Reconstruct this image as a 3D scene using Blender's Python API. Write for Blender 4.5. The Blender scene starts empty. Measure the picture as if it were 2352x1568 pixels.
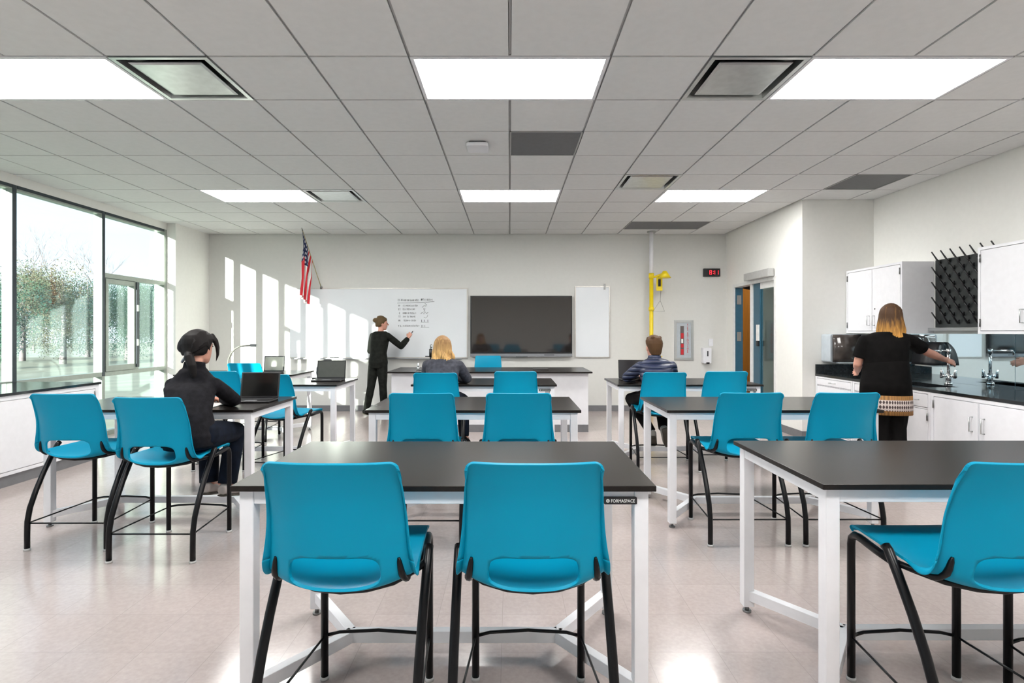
import bpy, bmesh, math, random
from mathutils import Vector, Matrix
random.seed(7)
SC = bpy.context.scene
COL = SC.collection
PI = math.pi
EYE = 1.355

# ------------------------------------------------------------------ camera
cam_d = bpy.data.cameras.new('camera'); cam = bpy.data.objects.new('camera', cam_d); COL.objects.link(cam)
cam.location = (0, 0, EYE); cam.rotation_euler = (PI/2, 0, 0)
cam_d.sensor_fit = 'HORIZONTAL'; cam_d.sensor_width = 36.0
cam_d.lens = 1238/2352*36.0
cam_d.shift_x = 5/2352; cam_d.shift_y = -22.5/2352
cam_d.clip_start = 0.05; cam_d.clip_end = 300
SC.camera = cam
# ------------------------------------------------------------------ exposure
vs = SC.view_settings
vs.view_transform = 'Standard'; vs.look = 'None'; vs.gamma = 1.0; vs.use_curve_mapping = False
vs.exposure = 1.6
# ------------------------------------------------------------------ sky
SKY_STRENGTH = 0.52
W = bpy.data.worlds.new('sky'); SC.world = W; W.use_nodes = True
nt = W.node_tree; nt.nodes.clear()
wo = nt.nodes.new('ShaderNodeOutputWorld'); bg = nt.nodes.new('ShaderNodeBackground')
tc = nt.nodes.new('ShaderNodeTexCoord'); sx = nt.nodes.new('ShaderNodeSeparateXYZ'); cr = nt.nodes.new('ShaderNodeValToRGB')
nt.links.new(tc.outputs['Generated'], sx.inputs[0]); nt.links.new(sx.outputs['Z'], cr.inputs[0])
cr.color_ramp.elements[0].position = 0.0; cr.color_ramp.elements[0].color = (0.86, 0.92, 1.0, 1)
cr.color_ramp.elements[1].position = 0.6; cr.color_ramp.elements[1].color = (0.60, 0.76, 1.0, 1)
nt.links.new(cr.outputs[0], bg.inputs[0]); bg.inputs[1].default_value = SKY_STRENGTH
nt.links.new(bg.outputs[0], wo.inputs[0])
# ------------------------------------------------------------------ sun (low, from behind the camera on the window side)
sd = bpy.data.lights.new('sun', 'SUN'); sun = bpy.data.objects.new('sun', sd); COL.objects.link(sun)
sd.energy = 9.0; sd.angle = math.radians(0.45); sd.color = (1.0, 0.96, 0.86)
SUN_DIR = Vector((0.302, 1.0, -0.138)).normalized()
sun.rotation_euler = SUN_DIR.to_track_quat('-Z', 'Y').to_euler(); sun.location = (-8, -8, 6)
PANEL_EMIT = 10.0

# ------------------------------------------------------------------ helpers
def mat(name, color, rough=0.5, metal=0.0, var=0.04, scale=18.0, bump=0.0, bscale=60.0, coat=0.0, spec=0.5, emit=None, estr=0.0, sheen=0.0, stretch=None, color2=None):
    m = bpy.data.materials.new(name); m.use_nodes = True
    t = m.node_tree; p = t.nodes['Principled BSDF']
    p.inputs['Roughness'].default_value = rough; p.inputs['Metallic'].default_value = metal
    p.inputs['Specular IOR Level'].default_value = spec
    p.inputs['Coat Weight'].default_value = coat; p.inputs['Coat Roughness'].default_value = 0.12
    p.inputs['Sheen Weight'].default_value = sheen
    co = t.nodes.new('ShaderNodeTexCoord'); n = t.nodes.new('ShaderNodeTexNoise'); n.inputs['Scale'].default_value = scale
    src = co.outputs['Object']
    if stretch:
        mp = t.nodes.new('ShaderNodeMapping'); mp.inputs['Scale'].default_value = stretch
        t.links.new(src, mp.inputs[0]); src = mp.outputs[0]
    t.links.new(src, n.inputs['Vector'])
    r = t.nodes.new('ShaderNodeValToRGB')
    c = color; c2 = color2
    if c2 is None:
        a = [max(0, x*(1-var)) for x in c]; b = [min(1, x*(1+var)) for x in c]
    else: a, b = c, c2
    r.color_ramp.elements[0].position = 0.35; r.color_ramp.elements[1].position = 0.65
    r.color_ramp.elements[0].color = (*a, 1); r.color_ramp.elements[1].color = (*b, 1)
    t.links.new(n.outputs['Fac'], r.inputs[0]); t.links.new(r.outputs[0], p.inputs['Base Color'])
    if bump > 0:
        n2 = t.nodes.new('ShaderNodeTexNoise'); n2.inputs['Scale'].default_value = bscale
        t.links.new(src, n2.inputs['Vector'])
        bp = t.nodes.new('ShaderNodeBump'); bp.inputs['Strength'].default_value = bump; bp.inputs['Distance'].default_value = 0.01
        t.links.new(n2.outputs['Fac'], bp.inputs['Height']); t.links.new(bp.outputs[0], p.inputs['Normal'])
    if emit:
        p.inputs['Emission Color'].default_value = (*emit, 1); p.inputs['Emission Strength'].default_value = estr
    return m

def mathn(t, op, a, b=None, c=None):
    n = t.nodes.new('ShaderNodeMath'); n.operation = op
    for i, v in enumerate((a, b, c)):
        if v is None: continue
        if isinstance(v, (int, float)): n.inputs[i].default_value = v
        else: t.links.new(v, n.inputs[i])
    return n.outputs[0]

def floor_material():
    m = bpy.data.materials.new('polished vinyl tile'); m.use_nodes = True
    t = m.node_tree; p = t.nodes['Principled BSDF']
    co = t.nodes.new('ShaderNodeTexCoord'); s = t.nodes.new('ShaderNodeSeparateXYZ'); t.links.new(co.outputs['Object'], s.inputs[0])
    T = 0.305
    u = mathn(t, 'DIVIDE', s.outputs['X'], T); v = mathn(t, 'DIVIDE', s.outputs['Y'], T)
    fu = mathn(t, 'FRACT', u); fv = mathn(t, 'FRACT', v)
    eu = mathn(t, 'MINIMUM', fu, mathn(t, 'SUBTRACT', 1.0, fu)); ev = mathn(t, 'MINIMUM', fv, mathn(t, 'SUBTRACT', 1.0, fv))
    e = mathn(t, 'MINIMUM', eu, ev)
    seam = mathn(t, 'LESS_THAN', e, 0.0045)
    cb = t.nodes.new('ShaderNodeCombineXYZ'); t.links.new(mathn(t, 'FLOOR', u), cb.inputs[0]); t.links.new(mathn(t, 'FLOOR', v), cb.inputs[1])
    wn = t.nodes.new('ShaderNodeTexWhiteNoise'); t.links.new(cb.outputs[0], wn.inputs['Vector'])
    n = t.nodes.new('ShaderNodeTexNoise'); n.inputs['Scale'].default_value = 55; n.inputs['Detail'].default_value = 5; t.links.new(co.outputs['Object'], n.inputs['Vector'])
    f = mathn(t, 'ADD', mathn(t, 'MULTIPLY', wn.outputs['Value'], 0.15), mathn(t, 'MULTIPLY', n.outputs['Fac'], 0.85))
    r = t.nodes.new('ShaderNodeValToRGB'); t.links.new(f, r.inputs[0])
    r.color_ramp.elements[0].position = 0.25; r.color_ramp.elements[1].position = 0.75
    r.color_ramp.elements[0].color = (0.40, 0.34, 0.325, 1); r.color_ramp.elements[1].color = (0.48, 0.41, 0.395, 1)
    mx = t.nodes.new('ShaderNodeMixRGB'); t.links.new(seam, mx.inputs[0]); t.links.new(r.outputs[0], mx.inputs[1]); mx.inputs[2].default_value = (0.36, 0.31, 0.295, 1)
    t.links.new(mx.outputs[0], p.inputs['Base Color'])
    n3 = t.nodes.new('ShaderNodeTexNoise'); n3.inputs['Scale'].default_value = 3.0; t.links.new(co.outputs['Object'], n3.inputs['Vector'])
    t.links.new(mathn(t, 'ADD', 0.10, mathn(t, 'MULTIPLY', n3.outputs['Fac'], 0.14)), p.inputs['Roughness'])
    p.inputs['Specular IOR Level'].default_value = 0.7
    bp = t.nodes.new('ShaderNodeBump'); bp.inputs['Strength'].default_value = 0.05; bp.inputs['Distance'].default_value = 0.01
    n4 = t.nodes.new('ShaderNodeTexNoise'); n4.inputs['Scale'].default_value = 9; t.links.new(co.outputs['Object'], n4.inputs['Vector'])
    t.links.new(n4.outputs['Fac'], bp.inputs['Height']); t.links.new(bp.outputs[0], p.inputs['Normal'])
    return m

def glass_material():
    m = bpy.data.materials.new('tinted window glass'); m.use_nodes = True
    t = m.node_tree; t.nodes.clear()
    o = t.nodes.new('ShaderNodeOutputMaterial'); tr = t.nodes.new('ShaderNodeBsdfTransparent'); gl = t.nodes.new('ShaderNodeBsdfGlossy')
    tr.inputs[0].default_value = (0.93, 0.985, 0.975, 1); gl.inputs['Roughness'].default_value = 0.0; gl.inputs['Color'].default_value = (0.85, 1.0, 0.98, 1)
    lw = t.nodes.new('ShaderNodeLayerWeight')
    fr = mathn(t, 'ADD', 0.05, mathn(t, 'MULTIPLY', mathn(t, 'POWER', lw.outputs['Facing'], 4.0), 0.85))
    mx = t.nodes.new('ShaderNodeMixShader'); t.links.new(fr, mx.inputs[0]); t.links.new(tr.outputs[0], mx.inputs[1]); t.links.new(gl.outputs[0], mx.inputs[2])
    t.links.new(mx.outputs[0], o.inputs[0])
    return m

M = dict(
 wall=mat('painted wall', (0.83, 0.825, 0.79), 0.75, var=0.01),
 wallgrey=mat('pale grey painted wall', (0.66, 0.66, 0.635), 0.7, var=0.01),
 tile=mat('acoustic ceiling tile', (0.74, 0.745, 0.74), 0.9, var=0.015, bump=0.04, bscale=300),
 grid=mat('ceiling grid metal', (0.42, 0.42, 0.42), 0.5),
 floor=floor_material(),
 base=mat('grey vinyl base', (0.17, 0.17, 0.18), 0.5),
 white=mat('white powder coat', (0.80, 0.80, 0.83), 0.35, var=0.015),
 whitecab=mat('white cabinet paint', (0.78, 0.78, 0.81), 0.35, var=0.015),
 black=mat('black epoxy resin', (0.014, 0.0115, 0.0105), 0.26, var=0.1, scale=40, spec=0.20),
 blackgloss=mat('black glossy epoxy', (0.012, 0.014, 0.016), 0.12, var=0.2, scale=40, spec=0.5),
 teal=mat('teal moulded plastic', (0.0, 0.265, 0.43), 0.42, var=0.01, scale=6, spec=0.16, bump=0.02, bscale=350),
 tube=mat('black steel tube', (0.003, 0.003, 0.004), 0.3, var=0.1, spec=0.25),
 glide=mat('clear plastic glide', (0.55, 0.55, 0.55), 0.3),
 foot=mat('grey metal foot', (0.22, 0.22, 0.22), 0.35, metal=0.8),
 chrome=mat('chrome', (0.80, 0.82, 0.84), 0.08, metal=1.0, var=0.02),
 steel=mat('brushed steel', (0.55, 0.57, 0.57), 0.3, metal=1.0, var=0.05, stretch=(1, 1, 30)),
 frame=mat('grey green aluminium', (0.29, 0.33, 0.29), 0.4, metal=0.2),
 framedark=mat('dark anodised aluminium', (0.035, 0.045, 0.055), 0.35, metal=0.3),
 framewhite=mat('pale aluminium', (0.62, 0.68, 0.62), 0.4, metal=0.1),
 glass=glass_material(),
 doorwhite=mat('white door frame paint', (0.76, 0.76, 0.75), 0.4),
 doorblue=mat('blue door paint', (0.022, 0.095, 0.15), 0.35),
 wood=mat('honey maple veneer', (0.46, 0.17, 0.018), 0.4, scale=7, stretch=(8, 8, 0.6), color2=(0.60, 0.24, 0.035)),
 brown=mat('tan corridor panel', (0.16, 0.105, 0.085), 0.6, scale=8),
 grey=mat('mid grey metal', (0.42, 0.42, 0.41), 0.4),
 darkgrey=mat('dark grey perforated metal', (0.13, 0.13, 0.14), 0.5, bump=0.2, bscale=300),
 board=mat('whiteboard enamel', (0.76, 0.79, 0.82), 0.13, var=0.01, scale=2),
 marker=mat('black marker ink', (0.02, 0.02, 0.022), 0.6),
 screen=mat('dark display glass', (0.022, 0.019, 0.018), 0.06, spec=0.9),
 plastic=mat('black plastic', (0.010, 0.010, 0.012), 0.35),
 silver=mat('silver plastic', (0.30, 0.31, 0.33), 0.35, metal=0.5),
 lapscreen=mat('laptop screen', (0.006, 0.006, 0.006), 0.15),
 yellow=mat('yellow safety paint', (0.80, 0.60, 0.01), 0.4),
 red=mat('red print', (0.55, 0.02, 0.03), 0.5),
 led=mat('red led', (0.3, 0.0, 0.0), 0.4, emit=(1.0, 0.01, 0.02), estr=1.6),
 paper=mat('white paper', (0.8, 0.8, 0.78), 0.7),
 lightpanel=mat('lit diffuser', (0.9, 0.9, 0.9), 0.5, emit=(1.0, 0.985, 0.955), estr=PANEL_EMIT),
 mirror=mat('blue tinted mirror', (0.70, 0.86, 0.93), 0.02, metal=1.0, var=0.01, scale=1),
 skin=mat('skin', (0.60, 0.30, 0.22), 0.5, var=0.08, scale=12),
 smoke=mat('smoked plastic', (0.06, 0.05, 0.045), 0.12, var=0.3, scale=8),
 greyblue=mat('pale grey plastic', (0.45, 0.50, 0.54), 0.3),
)

def setp(o, label=None, cat=None, group=None, kind=None):
    if label: o['label'] = label
    if cat: o['category'] = cat
    if group: o['group'] = group
    if kind: o['kind'] = kind
    return o

def thing(name, label, cat, loc=(0, 0, 0), rz=0.0, group=None):
    o = bpy.data.objects.new(name, None); COL.objects.link(o); o.empty_display_size = 0.05
    o.location = loc; o.rotation_euler = (0, 0, rz)
    return setp(o, label, cat, group)

def vs3(v): return Vector(v)

class MB:
    def __init__(s): s.v = []; s.f = []; s.sm = []
    def add(s, vv, ff, smooth=False):
        b = len(s.v); s.v += [Vector(x) for x in vv]
        for f in ff: s.f.append(tuple(i+b for i in f)); s.sm.append(smooth)
        return s
    def box(s, x0, x1, y0, y1, z0, z1, rot=None, piv=None):
        vv = [(x0,y0,z0),(x1,y0,z0),(x1,y1,z0),(x0,y1,z0),(x0,y0,z1),(x1,y0,z1),(x1,y1,z1),(x0,y1,z1)]
        if rot is not None:
            pv = Vector(piv); vv = [rot @ (Vector(a)-pv) + pv for a in vv]
        return s.add(vv, [(0,3,2,1),(4,5,6,7),(0,1,5,4),(1,2,6,5),(2,3,7,6),(3,0,4,7)])
    def rbox(s, x0, x1, y0, y1, z0, z1, r=0.01, ax='z', n=5, smooth=True):
        # box with corners rounded about one axis
        def ring(a0, a1, b0, b1):
            out = []
            for (ca, cb, st) in ((a1-r, b1-r, 0), (a0+r, b1-r, 1), (a0+r, b0+r, 2), (a1-r, b0+r, 3)):
                for k in range(n+1):
                    t = (st + k/n)*PI/2; out.append((ca+r*math.cos(t), cb+r*math.sin(t)))
            return out
        if ax == 'z': R = [(a, b) for a, b in ring(x0, x1, y0, y1)]; lo = [(a, b, z0) for a, b in R]; hi = [(a, b, z1) for a, b in R]
        elif ax == 'y': R = ring(x0, x1, z0, z1); lo = [(a, y1, b) for a, b in R]; hi = [(a, y0, b) for a, b in R]
        else: R = ring(y0, y1, z0, z1); lo = [(x0, a, b) for a, b in R]; hi = [(x1, a, b) for a, b in R]
        m = len(R); b = len(s.v)
        s.v += [Vector(q) for q in lo+hi]
        for i in range(m):
            j = (i+1) % m; s.f.append((b+i, b+j, b+m+j, b+m+i)); s.sm.append(smooth)
        s.f.append(tuple(b+i for i in reversed(range(m)))); s.sm.append(False)
        s.f.append(tuple(b+m+i for i in range(m))); s.sm.append(False)
        return s
    def loft(s, rings, closed=True, cap=True, smooth=True):
        m = len(rings[0]); b = len(s.v)
        for R in rings: s.v += [Vector(q) for q in R]
        for k in range(len(rings)-1):
            for i in range(m if closed else m-1):
                j = (i+1) % m
                s.f.append((b+k*m+i, b+k*m+j, b+(k+1)*m+j, b+(k+1)*m+i)); s.sm.append(smooth)
        if cap:
            s.f.append(tuple(b+i for i in reversed(range(m)))); s.sm.append(False)
            s.f.append(tuple(b+(len(rings)-1)*m+i for i in range(m))); s.sm.append(False)
        return s
    def tube(s, pts, r, n=12, cap=True, flat=None):
        pts = [Vector(p) for p in pts]
        if not isinstance(r, (list, tuple)): r = [r]*len(pts)
        tang = []
        for i in range(len(pts)):
            a = pts[max(0, i-1)]; c = pts[min(len(pts)-1, i+1)]; t = (c-a)
            tang.append(t.normalized() if t.length > 1e-9 else Vector((0, 0, 1)))
        up = Vector((0, 0, 1)) if abs(tang[0].z) < 0.9 else Vector((0, 1, 0))
        u = (up - tang[0]*up.dot(tang[0])).normalized(); rings = []
        for i, p in enumerate(pts):
            if i: u = (u - tang[i]*u.dot(tang[i])); u = u.normalized() if u.length > 1e-6 else Vector((1, 0, 0))
            w = tang[i].cross(u)
            rings.append([p + (u*math.cos(2*PI*k/n) + w*math.sin(2*PI*k/n))*r[i] for k in range(n)])
        return s.loft(rings, cap=cap)
    def capsule(s, pts, r, n=12):
        # tube with rounded ends
        pts = [Vector(p) for p in pts]
        if not isinstance(r, (list, tuple)): r = [r]*len(pts)
        t0 = (pts[0]-pts[1]).normalized(); t1 = (pts[-1]-pts[-2]).normalized()
        a = [pts[0]+t0*r[0]*math.sin(k*PI/6) for k in (2.9, 2, 1)]; ra = [r[0]*math.cos(k*PI/6) for k in (2.9, 2, 1)]
        b = [pts[-1]+t1*r[-1]*math.sin(k*PI/6) for k in (1, 2, 2.9)]; rb = [r[-1]*math.cos(k*PI/6) for k in (1, 2, 2.9)]
        return s.tube(a+pts+b, ra+list(r)+rb, n)
    def cyl(s, c, r, z0, z1, n=20, r2=None):
        return s.tube([(c[0], c[1], z0), (c[0], c[1], z1)], [r, r if r2 is None else r2], n)
    def ell(s, c, rad, rot=None, nu=20, nv=12):
        c = Vector(c); rings = []
        for i in range(1, nv):
            ph = -PI/2 + PI*i/nv
            R = []
            for k in range(nu):
                th = 2*PI*k/nu
                p = Vector((rad[0]*math.cos(ph)*math.cos(th), rad[1]*math.cos(ph)*math.sin(th), rad[2]*math.sin(ph)))
                if rot is not None: p = rot @ p
                R.append(c+p)
            rings.append(R)
        b = len(s.v); s.loft(rings, cap=False)
        lo = Vector((0, 0, -rad[2])); hi = Vector((0, 0, rad[2]))
        if rot is not None: lo = rot @ lo; hi = rot @ hi
        i0 = len(s.v); s.v += [c+lo, c+hi]
        for k in range(nu):
            j = (k+1) % nu
            s.f.append((i0, b+j, b+k)); s.sm.append(True)
            q = b+(nv-2)*nu; s.f.append((i0+1, q+k, q+j)); s.sm.append(True)
        return s
    def build(s, name, m, parent=None, world=True, bevel=0.0, origin=None):
        me = bpy.data.meshes.new(name)
        off = Vector((0, 0, 0))
        if parent is not None and world:
            q = parent; tot = Vector((0, 0, 0))
            while q is not None: tot += q.location; q = q.parent
            off = tot
        if parent is None:
            if origin is None:
                xs = [a.x for a in s.v]; ys = [a.y for a in s.v]; zs = [a.z for a in s.v]
                origin = Vector(((min(xs)+max(xs))/2, (min(ys)+max(ys))/2, min(zs)))
            off = Vector(origin)
        me.from_pydata([a-off for a in s.v], [], s.f)
        for p, q in zip(me.polygons, s.sm): p.use_smooth = q
        me.materials.append(m); me.update()
        o = bpy.data.objects.new(name, me); COL.objects.link(o)
        if parent is not None: o.parent = parent
        else: o.location = off
        if bevel > 0:
            md = o.modifiers.new('bevel', 'BEVEL'); md.width = bevel; md.segments = 2; md.limit_method = 'ANGLE'
        return o

def bake(o):
    dg = bpy.context.evaluated_depsgraph_get(); dg.update()
    me = bpy.data.meshes.new_from_object(o.evaluated_get(dg)); mats = list(o.data.materials)
    o.modifiers.clear(); o.data = me
    if not me.materials:
        for k in mats: me.materials.append(k)
    for p in me.polygons: p.use_smooth = True
    return o

def struct(name, mb, m, bevel=0.0, parent=None):
    o = mb.build(name, m, parent, bevel=bevel)
    if parent is None: o['kind'] = 'structure'
    return o

def dup(root, loc, rz, label, group=None):
    r = root.copy(); COL.objects.link(r); r.location = loc; r.rotation_euler = (0, 0, rz)
    r['label'] = label
    if group: r['group'] = group
    for ch in list(root.children):
        c = ch.copy(); COL.objects.link(c); c.parent = r
        for g in list(ch.children):
            d = g.copy(); COL.objects.link(d); d.parent = c
    return r

def crom(P, t):
    n = len(P)-1; i = min(int(t), n-1); f = t-i
    g = lambda k: P[max(0, min(n, k))]
    out = []
    for a, b, c, d in zip(g(i-1), g(i), g(i+1), g(i+2)):
        out.append(0.5*((2*b)+(-a+c)*f+(2*a-5*b+4*c-d)*f*f+(-a+3*b-3*c+d)*f**3))
    return out

def text_mb(txt, size):
    cu = bpy.data.curves.new('t', 'FONT'); cu.body = txt; cu.size = size; cu.extrude = 0.0006; cu.resolution_u = 3
    o = bpy.data.objects.new('t', cu); COL.objects.link(o)
    dg = bpy.context.evaluated_depsgraph_get(); me = bpy.data.meshes.new_from_object(o.evaluated_get(dg))
    vv = [v.co.copy() for v in me.vertices]; ff = [tuple(p.vertices) for p in me.polygons]
    bpy.data.objects.remove(o)
    return vv, ff
# ================================================================== the room
XL, XR, XJ, YB, YJ, YF, H = -5.30, 4.59, 3.69, 9.19, 6.80, -2.8, 3.017
G = 0.61; GY0 = 3.256
struct('floor', MB().box(-5.45, 6.6, YF-0.1, YB+0.1, -0.08, 0), M['floor'])
# lights, vents, grilles occupy cells of the grid  (i = column from x = i*G, j = row from GY0 + j*G)
lights = [(-6, 0), (-1, 0), (3, 0), (-6, 5), (-1, 5), (3, 5), (-6, -5), (-1, -5), (3, -5)]
vents = [(-4, 0), (2, 0), (-4, 5), (2, 4)]
grilles = [(0, 2, 1), (3, 8, 2), (6, 4, 1)]
taken = set()
for i, j in lights: taken |= {(i, j), (i+1, j)}
for i, j in vents: taken.add((i, j))
for i, j, n in grilles:
    for k in range(n): taken.add((i+k, j))
cm = MB(); g = 0.009
for i in range(-9, 8):
    for j in range(-10, 10):
        if (i, j) in taken: continue
        x0, x1 = i*G, (i+1)*G; y0, y1 = GY0+j*G, GY0+(j+1)*G
        x0 = max(x0, XL+0.0); x1 = min(x1, XR); y0 = max(y0, YF); y1 = min(y1, YB)
        if x1-x0 < 0.03 or y1-y0 < 0.03: continue
        if y0 > YJ-0.02: x1 = min(x1, XJ)
        elif y1 > YJ and x1 > XJ: y1 = YJ
        if x1-x0 < 0.03 or y1-y0 < 0.03: continue
        cm.box(x0+g, x1-g, y0+g, y1-g, H, H+0.012)
struct('ceiling', cm, M['tile'])
struct('trim_1', MB().box(-5.45, 4.7, YF-0.1, YB+0.1, H+0.065, H+0.09), M['grid'])
gb = MB()
for i in range(-8, 8): gb.box(i*G-.0065, i*G+.0065, YF, YB, H+.0102, H+.016)
for j in range(-9, 10): gb.box(XL, XR, GY0+j*G-.0065, GY0+j*G+.0065, H+.0102, H+.016)
struct('trim_2', gb, M['grid'])
for q, (i, j) in enumerate(lights):
    x0, y0 = i*G, GY0+j*G
    side = {-6: 'left', -1: 'middle', 3: 'right'}[i]; row = {0: 'nearest row', 5: 'far row', -5: 'row behind the camera'}[j]
    t = thing('ceiling_light', 'lit rectangular ceiling light panel, %s one of the %s' % (side, row), 'ceiling light', (x0+G, y0+G/2, H), 0, 'ceiling light panels')
    f = MB(); a = 0.026
    f.box(x0+.004, x0+2*G-.004, y0+.004, y0+a, H-.004, H+.009); f.box(x0+.004, x0+2*G-.004, y0+G-a, y0+G-.004, H-.004, H+.009)
    f.box(x0+.004, x0+a, y0+a, y0+G-a, H-.004, H+.009); f.box(x0+2*G-a, x0+2*G-.004, y0+a, y0+G-a, H-.004, H+.009)
    f.build('frame', M['whitecab'], t)
    MB().box(x0+a, x0+2*G-a, y0+a, y0+G-a, H+.001, H+.006).build('diffuser', M['lightpanel'], t)
    MB().box(x0+.003, x0+2*G-.003, y0+.003, y0+G-.003, H+.0085, H+.0098).build('light_shield', M['grey'], t)  # added sheet that stops panel light leaking up through the grid gaps
for (i, j) in vents:
    x0, y0 = i*G, GY0+j*G; x1, y1 = x0+G, y0+G
    lab = {(-4, 0): 'square metal air diffuser beside the near left ceiling light', (2, 0): 'square metal air diffuser beside the near right ceiling light',
           (-4, 5): 'square metal air diffuser beside the far left ceiling light', (2, 4): 'square metal air diffuser just before the far right ceiling light'}[(i, j)]
    t = thing('air_diffuser', lab, 'air vent', (x0+G/2, y0+G/2, H), 0, 'square air diffusers')
    mb = MB(); c = Vector((x0+G/2, y0+G/2, 0))
    def sq(h, z): return [(c.x-h, c.y-h, z), (c.x+h, c.y-h, z), (c.x+h, c.y+h, z), (c.x-h, c.y+h, z)]
    mb.loft([sq(.30, H+.009), sq(.30, H-.004), sq(.272, H-.004), sq(.262, H+.04), sq(.30, H+.04)], cap=False, smooth=False)
    mb.build('surround', M['steelv'] if 'steelv' in M else M['steel'], t)
    MB().loft([sq(.262, H+.041), sq(.262, H+.043)], smooth=False).build('cavity', M['plastic'], t)
    MB().loft([sq(.222, H+.012), sq(.228, H+.002), sq(.21, H-.004)], smooth=False).build('plaque', M['steel'], t)
for (i, j, n) in grilles:
    x0, y0 = i*G, GY0+j*G
    lab = {0: 'dark grey square return grille in the middle of the ceiling', 3: 'dark grey double return grille near the far wall', 6: 'dark grey return grille near the right wall'}[i]
    t = thing('return_grille', lab, 'air vent', (x0+n*G/2, y0+G/2, H), 0, 'dark ceiling return grilles')
    MB().box(x0+.006, x0+n*G-.006, y0+.006, y0+G-.006, H+.001, H+.009).build('perforated_face', M['darkgrey'], t)
    f = MB()
    for a, b, c_, d in ((x0, x0+n*G, y0, y0+.012), (x0, x0+n*G, y0+G-.012, y0+G), (x0, x0+.012, y0, y0+G), (x0+n*G-.012, x0+n*G, y0, y0+G)): f.box(a, b, c_, d, H-.003, H+.002)
    f.build('frame', M['grey'], t)
t = thing('wireless_access_point', 'white box with rounded corners fixed to the ceiling left of the dark grille', 'ceiling device', (-0.29, 4.78, H))
MB().rbox(-.38, -.19, 4.68, 4.88, H-.045, H-.012, .03).build('housing', M['whitecab'], t, bevel=.006)
MB().rbox(-.36, -.21, 4.70, 4.86, H-.012, H+.001, .02).build('mount_plate', M['darkgrey'], t)

# ---- walls
struct('wall_back', MB().box(-5.45, XJ, YB, YB+.12, 0, H+.05), M['wallgrey'])
struct('wall_rear', MB().box(-5.45, XR+.1, YF-.12, YF, 0, H+.05), M['wall'])
struct('wall_right', MB().box(XR, XR+.12, YF, YJ+.12, 0, H+.05), M['wall'])
struct('wall_jog', MB().box(XJ+.12, XR, YJ, YJ+.12, 0, H+.05), M['wall'])
DY0, DY1, DZ = 7.46, 8.90, 2.13
w = MB(); w.box(XJ, XJ+.12, YJ, DY0, 0, H+.05); w.box(XJ, XJ+.12, DY1, YB+.12, 0, H+.05); w.box(XJ, XJ+.12, DY0, DY1, DZ, H+.05)
struct('wall_door', w, M['wall'])
MY = [8.24-1.257*k for k in range(0, 9)]     # mullion lines
YW0 = MY[8]
w = MB(); w.box(-5.45, -5.13, 8.27, YB, 0, H+.05)
struct('wall_pier', w, M['wall'])
w = MB(); w.box(-5.45, -5.26, YF, 8.27, 2.915, H+.05); w.box(-5.45, -5.27, YF, YW0-.03, 0, 2.915)
w.box(-5.42, -5.29, YW0-.03, 5.70, 0, 0.775)
struct('wall_left', w, M['wall'])
bs = MB(); bs.box(-5.13, XJ, YB-.008, YB, 0, .10); struct('baseboard_back', bs, M['base'])
bs = MB(); bs.box(XJ-.008, XJ, YJ, DY0-.06, 0, .10); bs.box(XJ-.008, XJ, DY1+.06, YB, 0, .10); bs.box(XJ-.008, 3.86, YJ-.008, YJ, 0, .10); struct('baseboard_door', bs, M['base'])
bs = MB(); bs.box(-5.13, -5.122, 8.27, YB, 0, .10); struct('baseboard_pier', bs, M['base'])

# ---- windows: one storefront frame, panes
XI, XO, XG = -5.265, -5.375, -5.325
for k in range(8):
    y1, y0 = MY[k], MY[k+1]
    oper = (k % 3 == 0)
    low = 0.06 if k < 2 else 0.82
    f = MB()
    f.box(XO, XI, y0-.025, y0+.025, 0.0 if k < 3 else .775, 2.915)
    if k == 0: f.box(XO, XI, y1-.03, y1+.03, 0, 2.915)
    f.box(XO, XI, y0+.025, y1-.025, 2.865, 2.915)
    f.box(XO, XI, y0+.025, y1-.025, .775, .83)
    if low < .5: f.box(XO, XI, y0+.025, y1-.025, 0, .06)
    wf = struct('window_%d' % (k+1), f, M['frame'])
    dk = MB(); dk.box(XI, XI+.004, y0+.03, y1-.03, 2.88, 2.915); dk.box(XI, XI+.004, y0-.024, y0+.024, .78, 2.915)
    dk.build('dark_trim', M['framedark'], wf)
    gl = MB(); gl.box(XG-.004, XG+.004, y0+.025, y1-.025, .83, 2.865)
    if low < .5: gl.box(XG-.004, XG+.004, y0+.025, y1-.025, .06, .775)
    gl.build('pane', M['glass'], wf)
    if oper:
        ym = (y0+y1)/2
        c = MB(); c.box(XO+.02, XI+.002, y0+.025, y1-.025, 2.06, 2.12)
        c.box(XO+.02, XI+.002, ym-.03, ym+.03, .83, 2.06); c.build('transom', M['frame'], wf)
        c = MB(); a = .045
        for (p, q, r_, s_) in ((y0+.03, ym-.03, 1.99, 2.05), (y0+.03, ym-.03, .835, .91), (y0+.03, y0+.03+a, .91, 1.99), (ym-.03-a, ym-.03, .91, 1.99)):
            c.box(XO+.03, XI+.012, p, q, r_, s_)
        c.build('casement', M['frame'], wf)
        c = MB(); c.box(XI, XI+.03, ym-.045, ym+.005, .86, 2.05); c.build('lock_rail', M['framedark'], wf)
        for z in (1.2, 1.68):
            MB().rbox(XI+.03, XI+.045, ym-.05, ym-.02, z-.04, z+.05, .008, 'x').build('latch', M['framewhite'], wf)

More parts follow.
